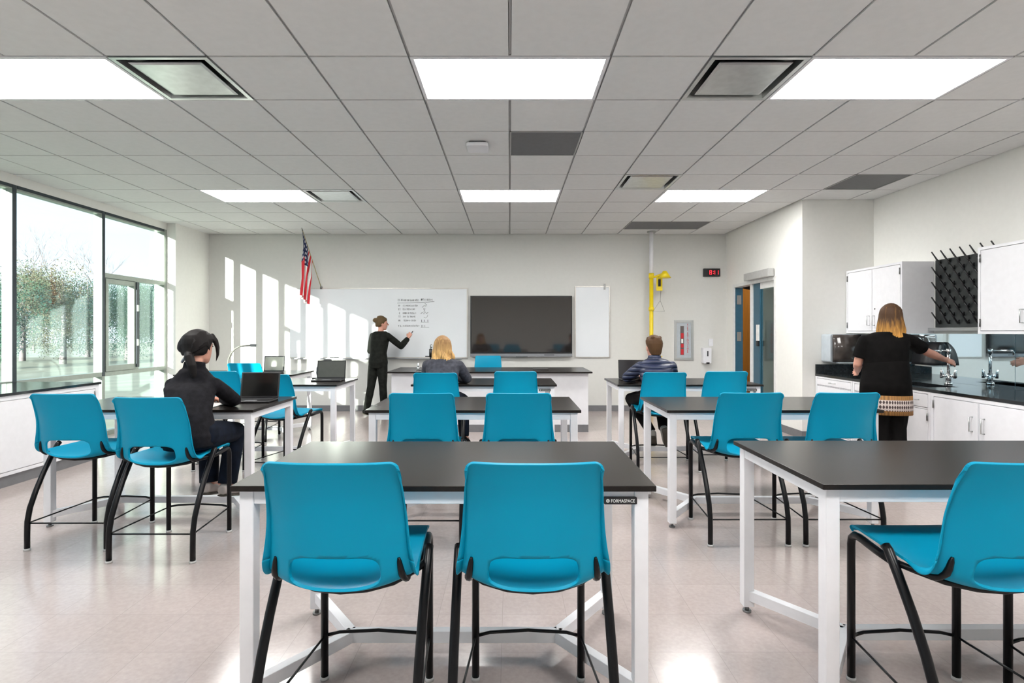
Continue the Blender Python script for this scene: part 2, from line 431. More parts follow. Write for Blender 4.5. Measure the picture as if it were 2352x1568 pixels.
# ---- exterior: ground and trees
struct('ground_outside', MB().box(-60, -5.46, -30, 70, -.35, -.12), mat('pale winter lawn', (0.22, 0.23, 0.17), 0.9, scale=1.2, color2=(0.30, 0.29, 0.22)))
M['leaf'] = mat('evergreen leaves', (0.010, 0.055, 0.050), 0.6, scale=1.5, color2=(0.05, 0.11, 0.06))
M['leaf2'] = mat('olive leaves', (0.05, 0.09, 0.05), 0.6, scale=1.5, color2=(0.16, 0.13, 0.08))
M['bark'] = mat('grey bark', (0.22, 0.19, 0.20), 0.9, scale=20)
def leafy(x, y, h, w, seed, m, label):
    rnd = random.Random(seed); gz = -.12
    t = thing('evergreen_tree', label, 'tree', (x, y, gz), 0, 'trees beyond the windows')
    MB().tube([(x, y, gz), (x+.05, y, gz+h*.4), (x, y, gz+h*.9)], [.14, .09, .02], 8).build('trunk', M['bark'], t)
    f = MB()
    vv = []; ff = []
    cl = [(Vector((x+rnd.uniform(-1, 1)*w*.32, y+rnd.uniform(-1, 1)*w*.32, gz+h*rnd.uniform(.3, .82))), w*rnd.uniform(.2, .33)) for _ in range(13)]
    for c, r in cl:
        for _ in range(1300):
            d = Vector((rnd.gauss(0, 1), rnd.gauss(0, 1), rnd.gauss(0, 1))).normalized()*r*rnd.uniform(.55, 1.1)
            p = c+Vector((d.x, d.y, d.z*1.15)); a = Vector((rnd.gauss(0, 1), rnd.gauss(0, 1), rnd.gauss(0, 1))).normalized()
            b = a.orthogonal().normalized(); s_ = rnd.uniform(.022, .05)
            i = len(vv); vv += [p-a*s_, p+b*s_*.5, p+a*s_, p-b*s_*.5]; ff.append((i, i+1, i+2, i+3))
    f.add(vv, ff); f.build('foliage', m, t)
def bare(x, y, h, seed, label):
    rnd = random.Random(seed); gz = -.12; mb = MB()
    def br(p, d, L, r, n):
        q = p+d*L; mid = p+d*L*.5+Vector((rnd.uniform(-1, 1), rnd.uniform(-1, 1), 0))*L*.05
        mb.tube([p, mid, q], [r, r*.8, r*.6], 5)
        if n == 0: return
        for _ in range(3):
            e = (d+Vector((rnd.uniform(-1, 1), rnd.uniform(-1, 1), rnd.uniform(-.1, .6)))*.55).normalized()
            br(p+d*L*rnd.uniform(.6, 1), e, L*rnd.uniform(.55, .8), r*.55, n-1)
    br(Vector((x, y, gz)), Vector((0, 0, 1)), h*.38, .09, 5)
    setp(mb.build('bare_tree', M['bark'], origin=(x, y, gz)), label, 'tree', 'trees beyond the windows')
tr = [(-20, 20.8, 3.5, 3.2, 0), (-20.4, 24.6, 4.2, 3.4, 1), (-20, 28.2, 4.0, 3.2, 0), (-20, 31.8, 4.0, 3.2, 0), (-24.6, 27.2, 4.6, 3.6, 1), (-24.6, 31.4, 4.9, 3.6, 0), (-24.6, 35.6, 4.7, 3.6, 0), (-25, 22.8, 4.2, 3.6, 0)]
tl = ['dense green shrub tree at the left edge of the first window', 'pale olive flecked tree in the middle of the large window', 'dark green tree right of the olive tree in the large window',
      'green tree by the window mullion', 'narrow looking green tree beyond the open casement', 'olive leaved tree behind the left shrub', 'tall green tree at the back of the hedge line', 'green tree behind the casement window tree']
for k, (x, y, h, w_, c) in enumerate(tr): leafy(x, y, h, w_, 20+k, M['leaf2'] if c else M['leaf'], tl[k])
for k, (x, y, h, l) in enumerate([(-34, 38.5, 9.0, 'leafless tree with fine branches rising above the hedge'), (-34, 45.5, 9.4, 'leafless tree right of centre above the green trees'), (-32, 54, 9.0, 'leafless tree above the casement window')]): bare(x, y, h, 50+k, l)

# ---- door in the right wall
ft = .05
d = MB(); X0, X1 = XJ-.012, XJ+.132
d.box(X0, X1, DY0+.001, DY0+ft, 0, DZ-ft); d.box(X0, X1, DY1-ft, DY1-.001, 0, DZ-ft); d.box(X0, X1, DY0+.001, DY1-.001, DZ-ft, DZ-.001); d.box(X0+.02, X1-.02, 8.23, 8.30, 0, DZ-ft)
df = struct('door_1', d, M['doorwhite'])
op = MB(); op.box(XJ-.10, XJ-.013, 7.50, 8.28, DZ+.00, DZ+.11)
o = op.build('door_closer', M['grey'], df, bevel=.006); o['label'] = 'grey box shaped door operator over the frame'
MB().box(XJ+.03, XJ+.08, 8.02, 8.23, .01, DZ-ft).build('blue_stile', M['doorblue'], df)
b = MB(); b.box(XJ+.035, XJ+.075, DY0+ft, 7.56, .01, DZ-ft); b.box(XJ+.035, XJ+.075, 7.56, 8.02, 1.99, DZ-ft); b.box(XJ+.035, XJ+.075, 7.56, 8.02, .01, .25); b.build('door_rail', M['doorwhite'], df)
MB().box(XJ+.05, XJ+.058, 7.56, 8.02, .25, 1.99).build('pane', M['glass'], df)
MB().box(XJ+.01, XJ+.03, 8.03, 8.10, 1.22, 1.46).build('notice', M['paper'], df)
MB().box(XJ+.0, XJ+.03, 8.03, 8.08, 1.14, 1.22).build('lock', M['plastic'], df)
bl = MB().box(XJ+.012, XJ+.131, 8.836, 8.849, .01, DZ-ft-.01).build('blue_edge', M['doorblue'], df)
for z in (.25, 1.2, 1.80): MB().box(XJ+.03, XJ+.10, 8.826, 8.8355, z, z+.15).build('hinge', M['chrome'], bl)
# wooden leaf standing open in the corridor side
L2 = thing('wooden_door_leaf', 'orange maple door leaf standing open in the narrow left gap of the doorway', 'door', (XJ+.17, 8.93, 0))
rot = Matrix.Rotation(math.radians(140), 3, 'Z')
MB().box(0, .04, -.75, 0, .01, 2.07, rot, (0, 0, 0)).build('leaf', M['wood'], L2, world=False)
MB().ell((.45, .42, .97), (.03, .03, .03)).build('knob', M['chrome'], L2, world=False)
# corridor shell
struct('wall_corridor', MB().box(5.5, 5.6, 6.9, 12.5, 0, H), M['brown'])
struct('wall_corridor_end', MB().box(XJ+.12, 5.6, 12.4, 12.5, 0, H), M['brown'])
struct('floor_corridor', MB().box(XJ+.02, 5.6, YB+.1, 12.5, -.08, 0), M['floor'])
struct('ceiling_corridor', MB().box(XJ+.12, 5.6, YJ+.12, 12.5, 2.6, 2.65), M['tile'])
struct('wall_corridor_left', MB().box(XJ-.0, XJ+.12, YB+.12, 12.5, 0, H), M['wall'])
cp = thing('corridor_fill_light', 'added fill light in the corridor behind the doorway', 'ceiling light', (4.7, 8.6, 2.58))  # unseen lamp added to brighten the corridor
MB().box(4.5, 4.9, 8.0, 9.2, 2.585, 2.6).build('diffuser', mat('corridor fill glow', (.9,.9,.9), .5, emit=(1, .95, .9), estr=2.5), cp)
cb = thing('cardboard_box', 'tall tan box seen low through the glass of the door', 'box', (4.9, 8.9, 0))
MB().box(4.75, 5.2, 8.7, 9.2, .0, .78).build('carton', mat('cardboard', (0.42, 0.23, 0.12), .8), cb, bevel=.004)
tp = MB(); tp.box(4.75, 5.2, 8.92, 8.98, .7801, .782); tp.build('tape', M['paper'], cb)

# ================================================================== whiteboards, display
def wboard(x0, x1, z0, z1, label, tray=True):
    t = thing('whiteboard', label, 'whiteboard', ((x0+x1)/2, YB, z0))
    MB().box(x0+.012, x1-.012, YB-.018, YB-.004, z0+.012, z1-.012).build('panel', M['board'], t)
    f = MB(); a = .018
    f.box(x0, x1, YB-.026, YB, z1-a, z1); f.box(x0, x1, YB-.026, YB, z0, z0+a); f.box(x0, x0+a, YB-.026, YB, z0+a, z1-a); f.box(x1-a, x1, YB-.026, YB, z0+a, z1-a)
    f.build('frame', mat('champagne aluminium', (.60, .58, .55), .3, metal=.6), t)
    if tray: MB().box(x0+.1, x1-.1, YB-.085, YB-.026, z0-.012, z0).build('marker_tray', M['silver'], t)
    return t
wb = wboard(-3.76, -.715, .905, 2.10, 'wide whiteboard with handwriting behind the standing teacher')
wb2 = wboard(1.105, 1.706, .913, 2.13, 'narrow blank whiteboard right of the dark display', tray=False)
MB().box(1.60, 1.625, YB-.03, YB-.018, 2.07, 2.17).build('hook', M['foot'], wb2)
# pen strokes
rnd = random.Random(3)
def px2w(x, y): return ((x-1171)*YB/1238, EYE-(y-761.5)*YB/1238)
ink = MB()
def stroke(pts, r=.0035):
    r *= .7
    q = [(px2w(*p)[0], YB-.0205, px2w(*p)[1]) for p in pts]
    ink.tube(q, r, 5)
def scrib(x0, x1, y, hh, r=.0028, skip=()):
    x = x0
    while x < x1:
        wd = 1.9*rnd.uniform(.8, 1.2)
        if rnd.random() < .12: x += 1.6
        k = rnd.randint(0, 5); a, b = x, x+wd*.8; t_, m_, b_ = y-hh/2, y, y+hh/2
        S = {0: [[(a, b_), (a, t_), (b, m_), (a, m_)]], 1: [[(a, t_), (a, b_)], [(b, t_), (b, b_)], [(a, m_), (b, m_)]], 2: [[(b, t_), (a, t_), (a, b_), (b, b_)], [(a, m_), (b, m_)]],
             3: [[(a, b_), ((a+b)/2, t_), (b, b_)]], 4: [[(b, t_), (a, m_-.5), (b, m_+.5), (a, b_)]], 5: [[((a+b)/2, t_), ((a+b)/2, b_)], [(a, t_), (b, t_)]]}[k]
        for s_ in S: stroke(s_, r)
        x += wd*1.25
scrib(915, 926, 689, 4.2); scrib(930, 962, 689.5, 4.2); scrib(967, 972, 688, 4.4, .005); scrib(976, 993, 688.5, 4.0)
stroke([(913, 696), (940, 695.5), (970, 694.5), (998, 692.5)])
for y, x1, m_ in ((702, 960, 0), (710, 954, 1), (719, 955, 2), (727, 955, 3), (736, 956, 4), (748, 961, 5)):
    scrib(916, 919, y, 4); scrib(926, x1, y, 3.6, .0024)
ink.build('handwriting', M['marker'], wb); ink = MB()
stroke([(970, 706), (974, 702), (979, 702.5), (980, 699), (976, 697)], .004); stroke([(973, 709), (976, 713), (977, 709), (973, 709)], .004); stroke([(975, 713), (974, 717)], .003)
stroke([(967, 720), (971, 717), (974, 721), (977, 716), (980, 720), (984, 717)], .004); stroke([(974, 728), (978, 730), (982, 727), (983, 723)], .0025)
for x in (969, 975, 983): stroke([(x, 734), (x, 739)], .005)
stroke([(967, 740), (985, 740)], .0025); stroke([(967, 752), (986, 751.5)], .0025)
for x in (969, 972, 976): stroke([(x, 746), (x, 751)], .003)
ink.build('marker_sketches', M['marker'], wb)
t = thing('display_screen', 'large dark wall display with a silver lower bar', 'display', (.19, YB, .94))
MB().box(-.667, 1.053, YB-.09, YB-.02, .985, 1.96).build('bezel', M['plastic'], t, bevel=.004)
MB().box(-.645, 1.031, YB-.0925, YB-.088, 1.01, 1.94).build('glass', M['screen'], t)
MB().box(-.667, 1.053, YB-.095, YB-.02, .935, .985).build('lower_bar', M['silver'], t)
MB().box(.58, .75, YB-.0975, YB-.095, .958, .967).build('port_panel', M['plastic'], t)
MB().box(.1, .3, YB-.10, YB-.02, .928, .936).build('speaker_lip', M['plastic'], t)
MB().box(-.3, .7, YB-.02, YB, 1.2, 1.8).build('wall_mount', M['plastic'], t)

# clock
t = thing('digital_clock', 'black wall clock with red digits near the corner', 'clock', (3.43, YB, 2.29))
MB().box(3.29, 3.57, YB-.05, YB, 2.292, 2.428).build('case', M['plastic'], t, bevel=.004)
dg = MB()
def seg(cx, cz, on, hh=.034, ww=.015, th=.0032):
    S = {'t': (-ww, ww, hh-th, hh+th), 'm': (-ww, ww, -th, th), 'b': (-ww, ww, -hh-th, -hh+th), 'tl': (-ww-th, -ww+th, 0, hh), 'tr': (ww-th, ww+th, 0, hh), 'bl': (-ww-th, -ww+th, -hh, 0), 'br': (ww-th, ww+th, -hh, 0)}
    for k in on: a, b, c, d_ = S[k]; dg.box(cx+a, cx+b, YB-.053, YB-.05, cz+c, cz+d_)
seg(3.405, 2.36, ('t', 'm', 'b', 'tl', 'tr', 'bl', 'br')); seg(3.462, 2.36, ('tr', 'br')); seg(3.52, 2.36, ('tr', 'br'))
dg.box(3.448, 3.456, YB-.053, YB-.05, 2.372, 2.38); dg.box(3.448, 3.456, YB-.053, YB-.05, 2.34, 2.348)
dg.build('digits', M['led'], t)

# safety shower
SX, SY = 2.345, 8.93
t = thing('safety_shower', 'emergency shower pipe, white above and yellow below, beside the boy', 'safety shower', (SX, SY, 0))
MB().cyl((SX, SY), .033, 2.30, H, 16).build('white_pipe', M['white'], t)
MB().cyl((SX, SY), .07, H-.02, H-.001, 20).build('ceiling_collar', M['grey'], t)
y = MB(); y.cyl((SX, SY), .033, .02, 2.30, 16); y.cyl((SX, SY), .045, 1.70, 1.76, 16); y.cyl((SX, SY), .045, 2.24, 2.32, 16); y.cyl((SX, SY), .12, 0, .02, 24)
y.build('yellow_pipe', M['yellow'], t)
y = MB(); y.tube([(SX, SY, 2.25), (SX+.08, SY-.03, 2.27), (SX+.15, SY-.25, 2.30)], .018, 10); y.build('arm', M['yellow'], t)
MB().tube([(SX+.15, SY-.25, 2.22), (SX+.15, SY-.25, 2.33)], [.10, .03], 20).build('shower_head', M['yellow'], t)
MB().box(SX+.07, SX+.17, SY-.05, SY-.04, 2.03, 2.27).build('sign', M['yellow'], t)
MB().box(SX+.10, SX+.14, SY-.053, SY-.05, 2.10, 2.22).build('pictogram', M['marker'], t)
MB().tube([(SX+.13, SY-.1, 2.03), (SX+.12, SY-.1, 1.86), (SX+.19, SY-.1, 1.69), (SX+.0, SY-.1, 1.685), (SX+.115, SY-.1, 1.86)], .003, 6).build('pull_rod', M['foot'], t)
y = MB(); y.tube([(SX, SY, .95), (SX+.02, SY-.16, .95)], .016, 10); y.tube([(SX+.02, SY-.2, .90), (SX+.02, SY-.2, .96)], [.04, .11], 20); y.build('eyewash_bowl', M['yellow'], t)

# extinguisher cabinet
t = thing('fire_extinguisher_cabinet', 'steel recessed extinguisher cabinet with vertical red lettering', 'fire extinguisher cabinet', (2.96, YB, .87))
f = MB(); x0, x1, z0, z1 = 2.80, 3.125, .87, 1.55; a = .04
f.box(x0, x1, YB-.02, YB, z1-a, z1); f.box(x0, x1, YB-.02, YB, z0, z0+a); f.box(x0, x0+a, YB-.02, YB, z0+a, z1-a); f.box(x1-a, x1, YB-.02, YB, z0+a, z1-a)
f.build('trim_frame', M['steel'], t)
MB().box(x0+a, x1-a, YB-.008, YB-.001, z0+a, z1-a).build('door', M['greyblue'], t)
e = MB(); e.box(2.905, 2.965, YB-.012, YB-.008, .96, 1.45); e.build('window', mat('dark slot', (.12, .10, .10), .3), t)
e = MB(); e.box(2.912, 2.958, YB-.018, YB-.012, .965, 1.06); e.box(2.912, 2.958, YB-.018, YB-.012, 1.085, 1.15); e.box(2.912, 2.958, YB-.018, YB-.012, 1.24, 1.33); e.build('extinguisher', M['red'], t)
MB().box(2.918, 2.95, YB-.019, YB-.012, 1.16, 1.23).build('extinguisher_label', M['paper'], t)
tx = MB()
k = 0
for word in 'FIRE EXTINGUISHER':
    if word != ' ':
        vv, ff = text_mb(word, .040)
        mx = max(v.x for v in vv); mn = min(v.x for v in vv)
        tx.add([(3.03+(v.x-(mx+mn)/2)*1.15, YB-.0095+v.z, 1.462-k*.0292+v.y*.95) for v in vv], ff)
    k += 1
tx.build('lettering', M['red'], t)
t = thing('soap_dispenser', 'white wall soap dispenser with a dark slot under the switch plate', 'dispenser', (3.33, YB, .82))
MB().rbox(3.26, 3.40, YB-.11, YB, .82, 1.085, .02, 'y').build('housing', M['whitecab'], t, bevel=.006)
e = MB(); e.box(3.325, 3.345, YB-.113, YB-.11, .94, 1.03); e.box(3.31, 3.36, YB-.125, YB-.06, .81, .84); e.build('dark_slot', M['plastic'], t)
t = thing('wall_switch', 'small white switch plate above the soap dispenser', 'switch', (3.428, YB, 1.11))
MB().box(3.39, 3.465, YB-.008, YB, 1.11, 1.235).build('plate', M['whitecab'], t, bevel=.002)
MB().box(3.41, 3.445, YB-.012, YB-.008, 1.14, 1.205).build('rocker', M['white'], t)

# flag
t = thing('flag', 'american flag drooping from a slanted pole above the whiteboard', 'flag', (-3.21, YB, 2.08))
P0 = Vector((-3.21, YB-.01, 2.10)); P1 = Vector((-3.307, 8.60, 2.965)); DD = P1-P0
MB().tube([P0, P1], .007, 8).build('pole', mat('gilt pole', (.42, .36, .20), .4), t)
MB().tube([P1, P1+DD.normalized()*.05], [.012, .002], 8).build('finial', M['foot'], t)
MB().cyl((-3.21, YB-.02), .02, 2.08, 2.12, 12).build('bracket', M['foot'], t)
def flagmat():
    m = bpy.data.materials.new('flag cloth'); m.use_nodes = True; t = m.node_tree; p = t.nodes['Principled BSDF']; p.inputs['Roughness'].default_value = .7
    uv = t.nodes.new('ShaderNodeUVMap'); s = t.nodes.new('ShaderNodeSeparateXYZ'); t.links.new(uv.outputs[0], s.inputs[0])
    U, V = s.outputs['X'], s.outputs['Y']
    st = mathn(t, 'LESS_THAN', mathn(t, 'FRACT', mathn(t, 'MULTIPLY', V, 6.5)), .5)
    m1 = t.nodes.new('ShaderNodeMixRGB'); t.links.new(st, m1.inputs[0]); m1.inputs[1].default_value = (.78, .76, .74, 1); m1.inputs[2].default_value = (.62, .015, .03, 1)
    can = mathn(t, 'MULTIPLY', mathn(t, 'LESS_THAN', U, .40), mathn(t, 'GREATER_THAN', V, .4615))
    # stars
    du = mathn(t, 'SUBTRACT', mathn(t, 'FRACT', mathn(t, 'MULTIPLY', U, 13)), .5); dv = mathn(t, 'SUBTRACT', mathn(t, 'FRACT', mathn(t, 'MULTIPLY', V, 9)), .5)
    r2 = mathn(t, 'ADD', mathn(t, 'MULTIPLY', du, du), mathn(t, 'MULTIPLY', dv, dv)); star = mathn(t, 'LESS_THAN', r2, .075)
    m2 = t.nodes.new('ShaderNodeMixRGB'); t.links.new(star, m2.inputs[0]); m2.inputs[1].default_value = (.012, .022, .09, 1); m2.inputs[2].default_value = (.75, .75, .78, 1)
    m3 = t.nodes.new('ShaderNodeMixRGB'); t.links.new(can, m3.inputs[0]); t.links.new(m1.outputs[0], m3.inputs[1]); t.links.new(m2.outputs[0], m3.inputs[2])
    t.links.new(m3.outputs[0], p.inputs['Base Color']); return m
# cloth: hoist runs along the upper pole (V), fly (U) droops straight down, pleated
nu, nv = 60, 40; vv = []; uvs = []; ff = []
for a in range(nu+1):
    U = a/nu
    for b in range(nv+1):
        V = b/nv                      # 1 at the tip
        hp = P1 - DD*(1-V)*.52
        drop = U*(0.72+.30*V)
        gather = 1-.40*min(1, U*1.6)
        base = P1 - DD*(1-(1-(1-V)*gather))*.52
        x = base.x - .055*U + .050*math.sin(V*14+U*2.0)*min(1, U*2.5)
        y = base.y*gather + (1-gather)*(P1.y+.10) + .028*math.cos(V*15+U*3)*min(1, U*3)
        z = hp.z - drop
        vv.append((x+ (1-V)*.05*U, y, z)); uvs.append((U, V))
for a in range(nu):
    for b in range(nv):
        i = a*(nv+1)+b; ff.append((i, i+1, i+nv+2, i+nv+1))
fm = MB(); fm.add(vv, ff, True); fo = fm.build('cloth', flagmat(), t)
ul = fo.data.uv_layers.new(name='UVMap')
for lp in fo.data.loops: ul.data[lp.index].uv = uvs[lp.vertex_index]
sm = fo.modifiers.new('thick', 'SOLIDIFY'); sm.thickness = .002
# ================================================================== lab tables
TW, TD, TZ = 1.485, .765, .818
def make_table(label, loc, badge=False):
    t = thing('lab_table', label, 'table', loc, 0, 'white framed lab tables')
    hx = TW/2
    MB().box(-hx, hx, 0, TD, TZ-.02, TZ).build('tabletop', M['black'], t, world=False, bevel=.0025)
    a = .05; ins = .022
    for sx in (-1, 1):
        for y in (ins, TD-ins-a):
            x0 = sx*(hx-ins) - (a if sx > 0 else 0)
            l = MB().box(x0, x0+a, y, y+a, .032, TZ-.02).build('leg', M['white'], t, world=False, bevel=.003)
            MB().cyl((x0+a/2, y+a/2), .010, .006, .034, 10).cyl((x0+a/2, y+a/2), .020, 0, .010, 16).build('levelling_foot', M['foot'], l, world=False)
    f = MB(); x0, x1 = -hx+ins+a, hx-ins-a
    f.box(x0, x1, ins+.003, ins+a-.003, TZ-.07, TZ-.0205); f.box(x0, x1, TD-ins-a+.003, TD-ins-.003, TZ-.07, TZ-.0205)
    for sx in (-1, 1):
        xa = sx*(hx-ins-a/2); f.box(xa-a/2+.003, xa+a/2-.003, ins+a, TD-ins-a, TZ-.07, TZ-.0205)
    f.build('apron', M['white'], t, world=False, bevel=.002)
    s = MB(); nx = .43; ym = TD/2
    def bar(p, q, w=.04):
        p, q = Vector(p), Vector(q); d = (q-p).normalized(); n = Vector((-d.y, d.x, 0))*w/2
        s.add([p-n+Vector((0, 0, .062)), q-n+Vector((0, 0, .062)), q+n+Vector((0, 0, .062)), p+n+Vector((0, 0, .062)),
               p-n+Vector((0, 0, .11)), q-n+Vector((0, 0, .11)), q+n+Vector((0, 0, .11)), p+n+Vector((0, 0, .11))], [(0,3,2,1),(4,5,6,7),(0,1,5,4),(1,2,6,5),(2,3,7,6),(3,0,4,7)])
    bar((-nx, ym, 0), (nx, ym, 0))
    for sx in (-1, 1):
        for y in (ins+a*.5, TD-ins-a*.5): bar((sx*(hx-ins-a*.6), y, 0), (sx*nx, ym, 0))
    s.build('foot_rail', M['white'], t, world=False, bevel=.002)
    if badge:
        bx0, bx1 = hx-.18, hx-.064
        b = MB().rbox(bx0, bx1, .016, ins+.004, .7495, .7745, .004, 'y').build('name_badge', M['plastic'], t, world=False)
        vv, ff = text_mb('FORMASPACE', .0165)
        mn = min(v.x for v in vv); mx = max(v.x for v in vv)
        tx = MB(); sc_ = (.083)/(mx-mn)
        tx.add([(bx0+.025+(v.x-mn)*sc_, .0155+v.z*.5, .7563+v.y*.95) for v in vv], ff)
        c0 = (bx0+.0135, .7621)
        R = [(c0[0]+.0062*math.cos(2*PI*k/16), .0153, c0[1]+.0062*math.sin(2*PI*k/16)) for k in range(16)]
        r = [(c0[0]+.0040*math.cos(2*PI*k/16), .0153, c0[1]+.0040*math.sin(2*PI*k/16)) for k in range(16)]
        tx.add(R+r, [(k, (k+1) % 16, 16+(k+1) % 16, 16+k) for k in range(16)])
        tx.box(c0[0]-.001, c0[0]+.0035, .0150, .0155, c0[1]-.001, c0[1]+.001); tx.box(c0[0]-.001, c0[0]+.001, .0150, .0155, c0[1]-.003, c0[1]+.004)
        tx.build('badge_lettering', M['paper'], b, world=True) if False else tx.build('badge_lettering', M['paper'], b, world=False)
    return t
CX = -.232; LX = -2.508; RX = 1.84
make_table('black topped white lab table nearest the camera in the middle', (CX, 1.875, 0), True)
make_table('black topped lab table at the front right, cut by the picture edge', (RX+.005, 1.895, 0))
make_table('middle lab table of the second row with two empty stools', (-.2525, 3.69, 0))
make_table('right lab table of the second row, near the sink counter', (RX-.02, 3.69, 0))
make_table('left lab table where the dark haired woman works on a laptop', (-2.51, 3.71, 0))
make_table('middle lab table where the blonde person sits', (-.264, 5.47, 0), True)
make_table('right lab table where the boy in the navy jacket sits', (RX-.005, 5.47, 0), True)
make_table('left lab table of the third row carrying an open grey laptop', (-2.50, 5.47, 0))
make_table('left lab table of the farthest row by the sunlit wall', (-3.46, 6.72, 0))

# ================================================================== stools
SC_ = [(.285, .572), (.270, .590), (.22, .598), (.10, .586), (-.02, .570), (-.12, .560), (-.19, .562), (-.236, .585), (-.252, .640), (-.257, .70), (-.262, .78), (-.27, .86), (-.285, .93), (-.298, .974)]
SS_ = [(.285, .574), (.270, .592), (.22, .601), (.10, .600), (-.02, .600), (-.09, .600), (-.135, .602), (-.172, .622), (-.186, .67), (-.193, .73), (-.203, .80), (-.222, .86), (-.25, .93), (-.272, .974)]
SW_ = [.188, .198, .203, .211, .221, .226, .227, .222, .214, .209, .206, .204, .202, .201]
NV = len(SC_)-1
def shellP(u, v):
    c = crom([list(a) for a in SC_], v); s_ = crom([list(a) for a in SS_], v); w = crom([[a] for a in SW_], v)[0]
    k = abs(u)**2.3
    x = abs(u)*w; R0 = .026; d_ = max(0.0, x-(w-R0)); rr_ = R0-math.sqrt(max(0.0, R0*R0-d_*d_))
    e = max(0, (abs(u)-.86)/.14)
    z = c[1]+(s_[1]-c[1])*k
    if v > NV-1.6: z -= rr_*((v-(NV-1.6))/1.6)
    y = c[0]+(s_[0]-c[0])*k
    if v < 1.5: y -= rr_*.8*(1.5-v)/1.5
    return Vector((u*w, y, z))
HV, HU, HC = 1.02, .63, 7.75     # opening: half height in v, half width in u, centre in v
def hole(u, v): return (abs(u)/HU)**3.2 + (abs((v-HC)/HV))**3.2
def shell_part(v0, v1, nvv, name, parent, t=.0045):
    nu = 46; idx = {}; P = []; keep = set(); U = [(lambda t: .35*t+.65*math.sin(t*PI/2))(-1+2*a/nu) for a in range(nu+1)]; V = [v0+(v1-v0)*b/nvv for b in range(nvv+1)]
    cells = []
    for b in range(nvv):
        for a in range(nu):
            uc = (U[a]+U[a+1])/2; vc = (V[b]+V[b+1])/2
            if hole(uc, vc) > 1: cells.append((a, b))
    cs = set(cells)
    pos = {}
    for b in range(nvv+1):
        for a in range(nu+1):
            nb = [(a-1, b-1), (a, b-1), (a-1, b), (a, b)]
            inn = [q for q in nb if 0 <= q[0] < nu and 0 <= q[1] < nvv]
            u, v = U[a], V[b]
            if any(q not in cs for q in inn) and any(q in cs for q in inn) and hole(u, v) > 1e-6:
                h = hole(u, v)**(1/3.2)
                on_edge = b in (0, nvv)
                if on_edge:   # move only sideways along the split line
                    rem = 1-abs((v-HC)/HV)**3.2
                    if rem > 0 and abs(u) > 1e-6: u = math.copysign(HU*rem**(1/3.2), u)
                else: u, v = u/h, HC+(v-HC)/h
            p = shellP(u, v); e = 1e-3
            pu = shellP(u+e, v)-shellP(u-e, v); pv = shellP(u, min(NV, v+e))-shellP(u, max(0, v-e))
            n = pu.cross(pv).normalized(); pos[(a, b)] = (p+n*t, p-n*t)
    m = MB(); ids = {}
    def vid(a, b, s_):
        k = (a, b, s_)
        if k not in ids: ids[k] = len(m.v); m.v.append(pos[(a, b)][s_])
        return ids[k]
    for (a, b) in cells:
        q = [(a, b), (a+1, b), (a+1, b+1), (a, b+1)]
        m.f.append(tuple(vid(x, y, 0) for x, y in q)); m.sm.append(True)
        m.f.append(tuple(vid(x, y, 1) for x, y in reversed(q))); m.sm.append(True)
        for k, nb in enumerate(((a, b-1), (a+1, b), (a, b+1), (a-1, b))):
            if nb not in cs:
                if nb[1] in (-1, nvv) and abs((v0 if nb[1] < 0 else v1)-HC) < 1e-6: continue
                p_, q_ = q[k], q[(k+1) % 4]
                m.f.append((vid(*q_, 0), vid(*p_, 0), vid(*p_, 1), vid(*q_, 1))); m.sm.append(False)
    # rolled side flange, deepest where the back meets the seat
    def fw(v):
        for (a, b, c, d) in ((4.4, 6.2, .0, .016), (6.2, 7.6, .016, .024), (7.6, 9.5, .024, .013), (9.5, 13.01, .013, .002)):
            if a <= v <= b: return c+(d-c)*(v-a)/(b-a)
        return 0
    lo, hi = max(v0, 4.4), min(v1, NV-.35); K = 26
    for s in (-1, 1):
        rings = []
        for q in range(K+1):
            v = lo+(hi-lo)*q/K; p = shellP(s*.992, v); e = .01
            pu = shellP(s*.992+.004, v)-shellP(s*.992-.004, v); pv = shellP(s, min(NV, v+e))-shellP(s, max(0, v-e)); n = pu.cross(pv).normalized()
            if n.y*.8+n.z*.6 > 0: n = -n
            d = (n+Vector((s*.25, 0, 0))).normalized(); w_ = fw(v)+.003; side = Vector((s, 0, 0)); side = (side-d*side.dot(d)).normalized()*.0032
            rings.append([p-d*.003-side, p-d*.003+side, p+d*w_*.6+side, p+d*w_+side*.3, p+d*w_-side*.5, p+d*w_*.6-side])
        m.loft(rings)
    return m.build(name, M['teal'], parent, world=False)
stool0 = thing('counter_stool', 'teal', 'chair', (0, 0, 0), 0, 'teal counter stools')
shell_part(0, HC, 36, 'seat', stool0)
shell_part(HC, NV, 44, 'backrest', stool0)
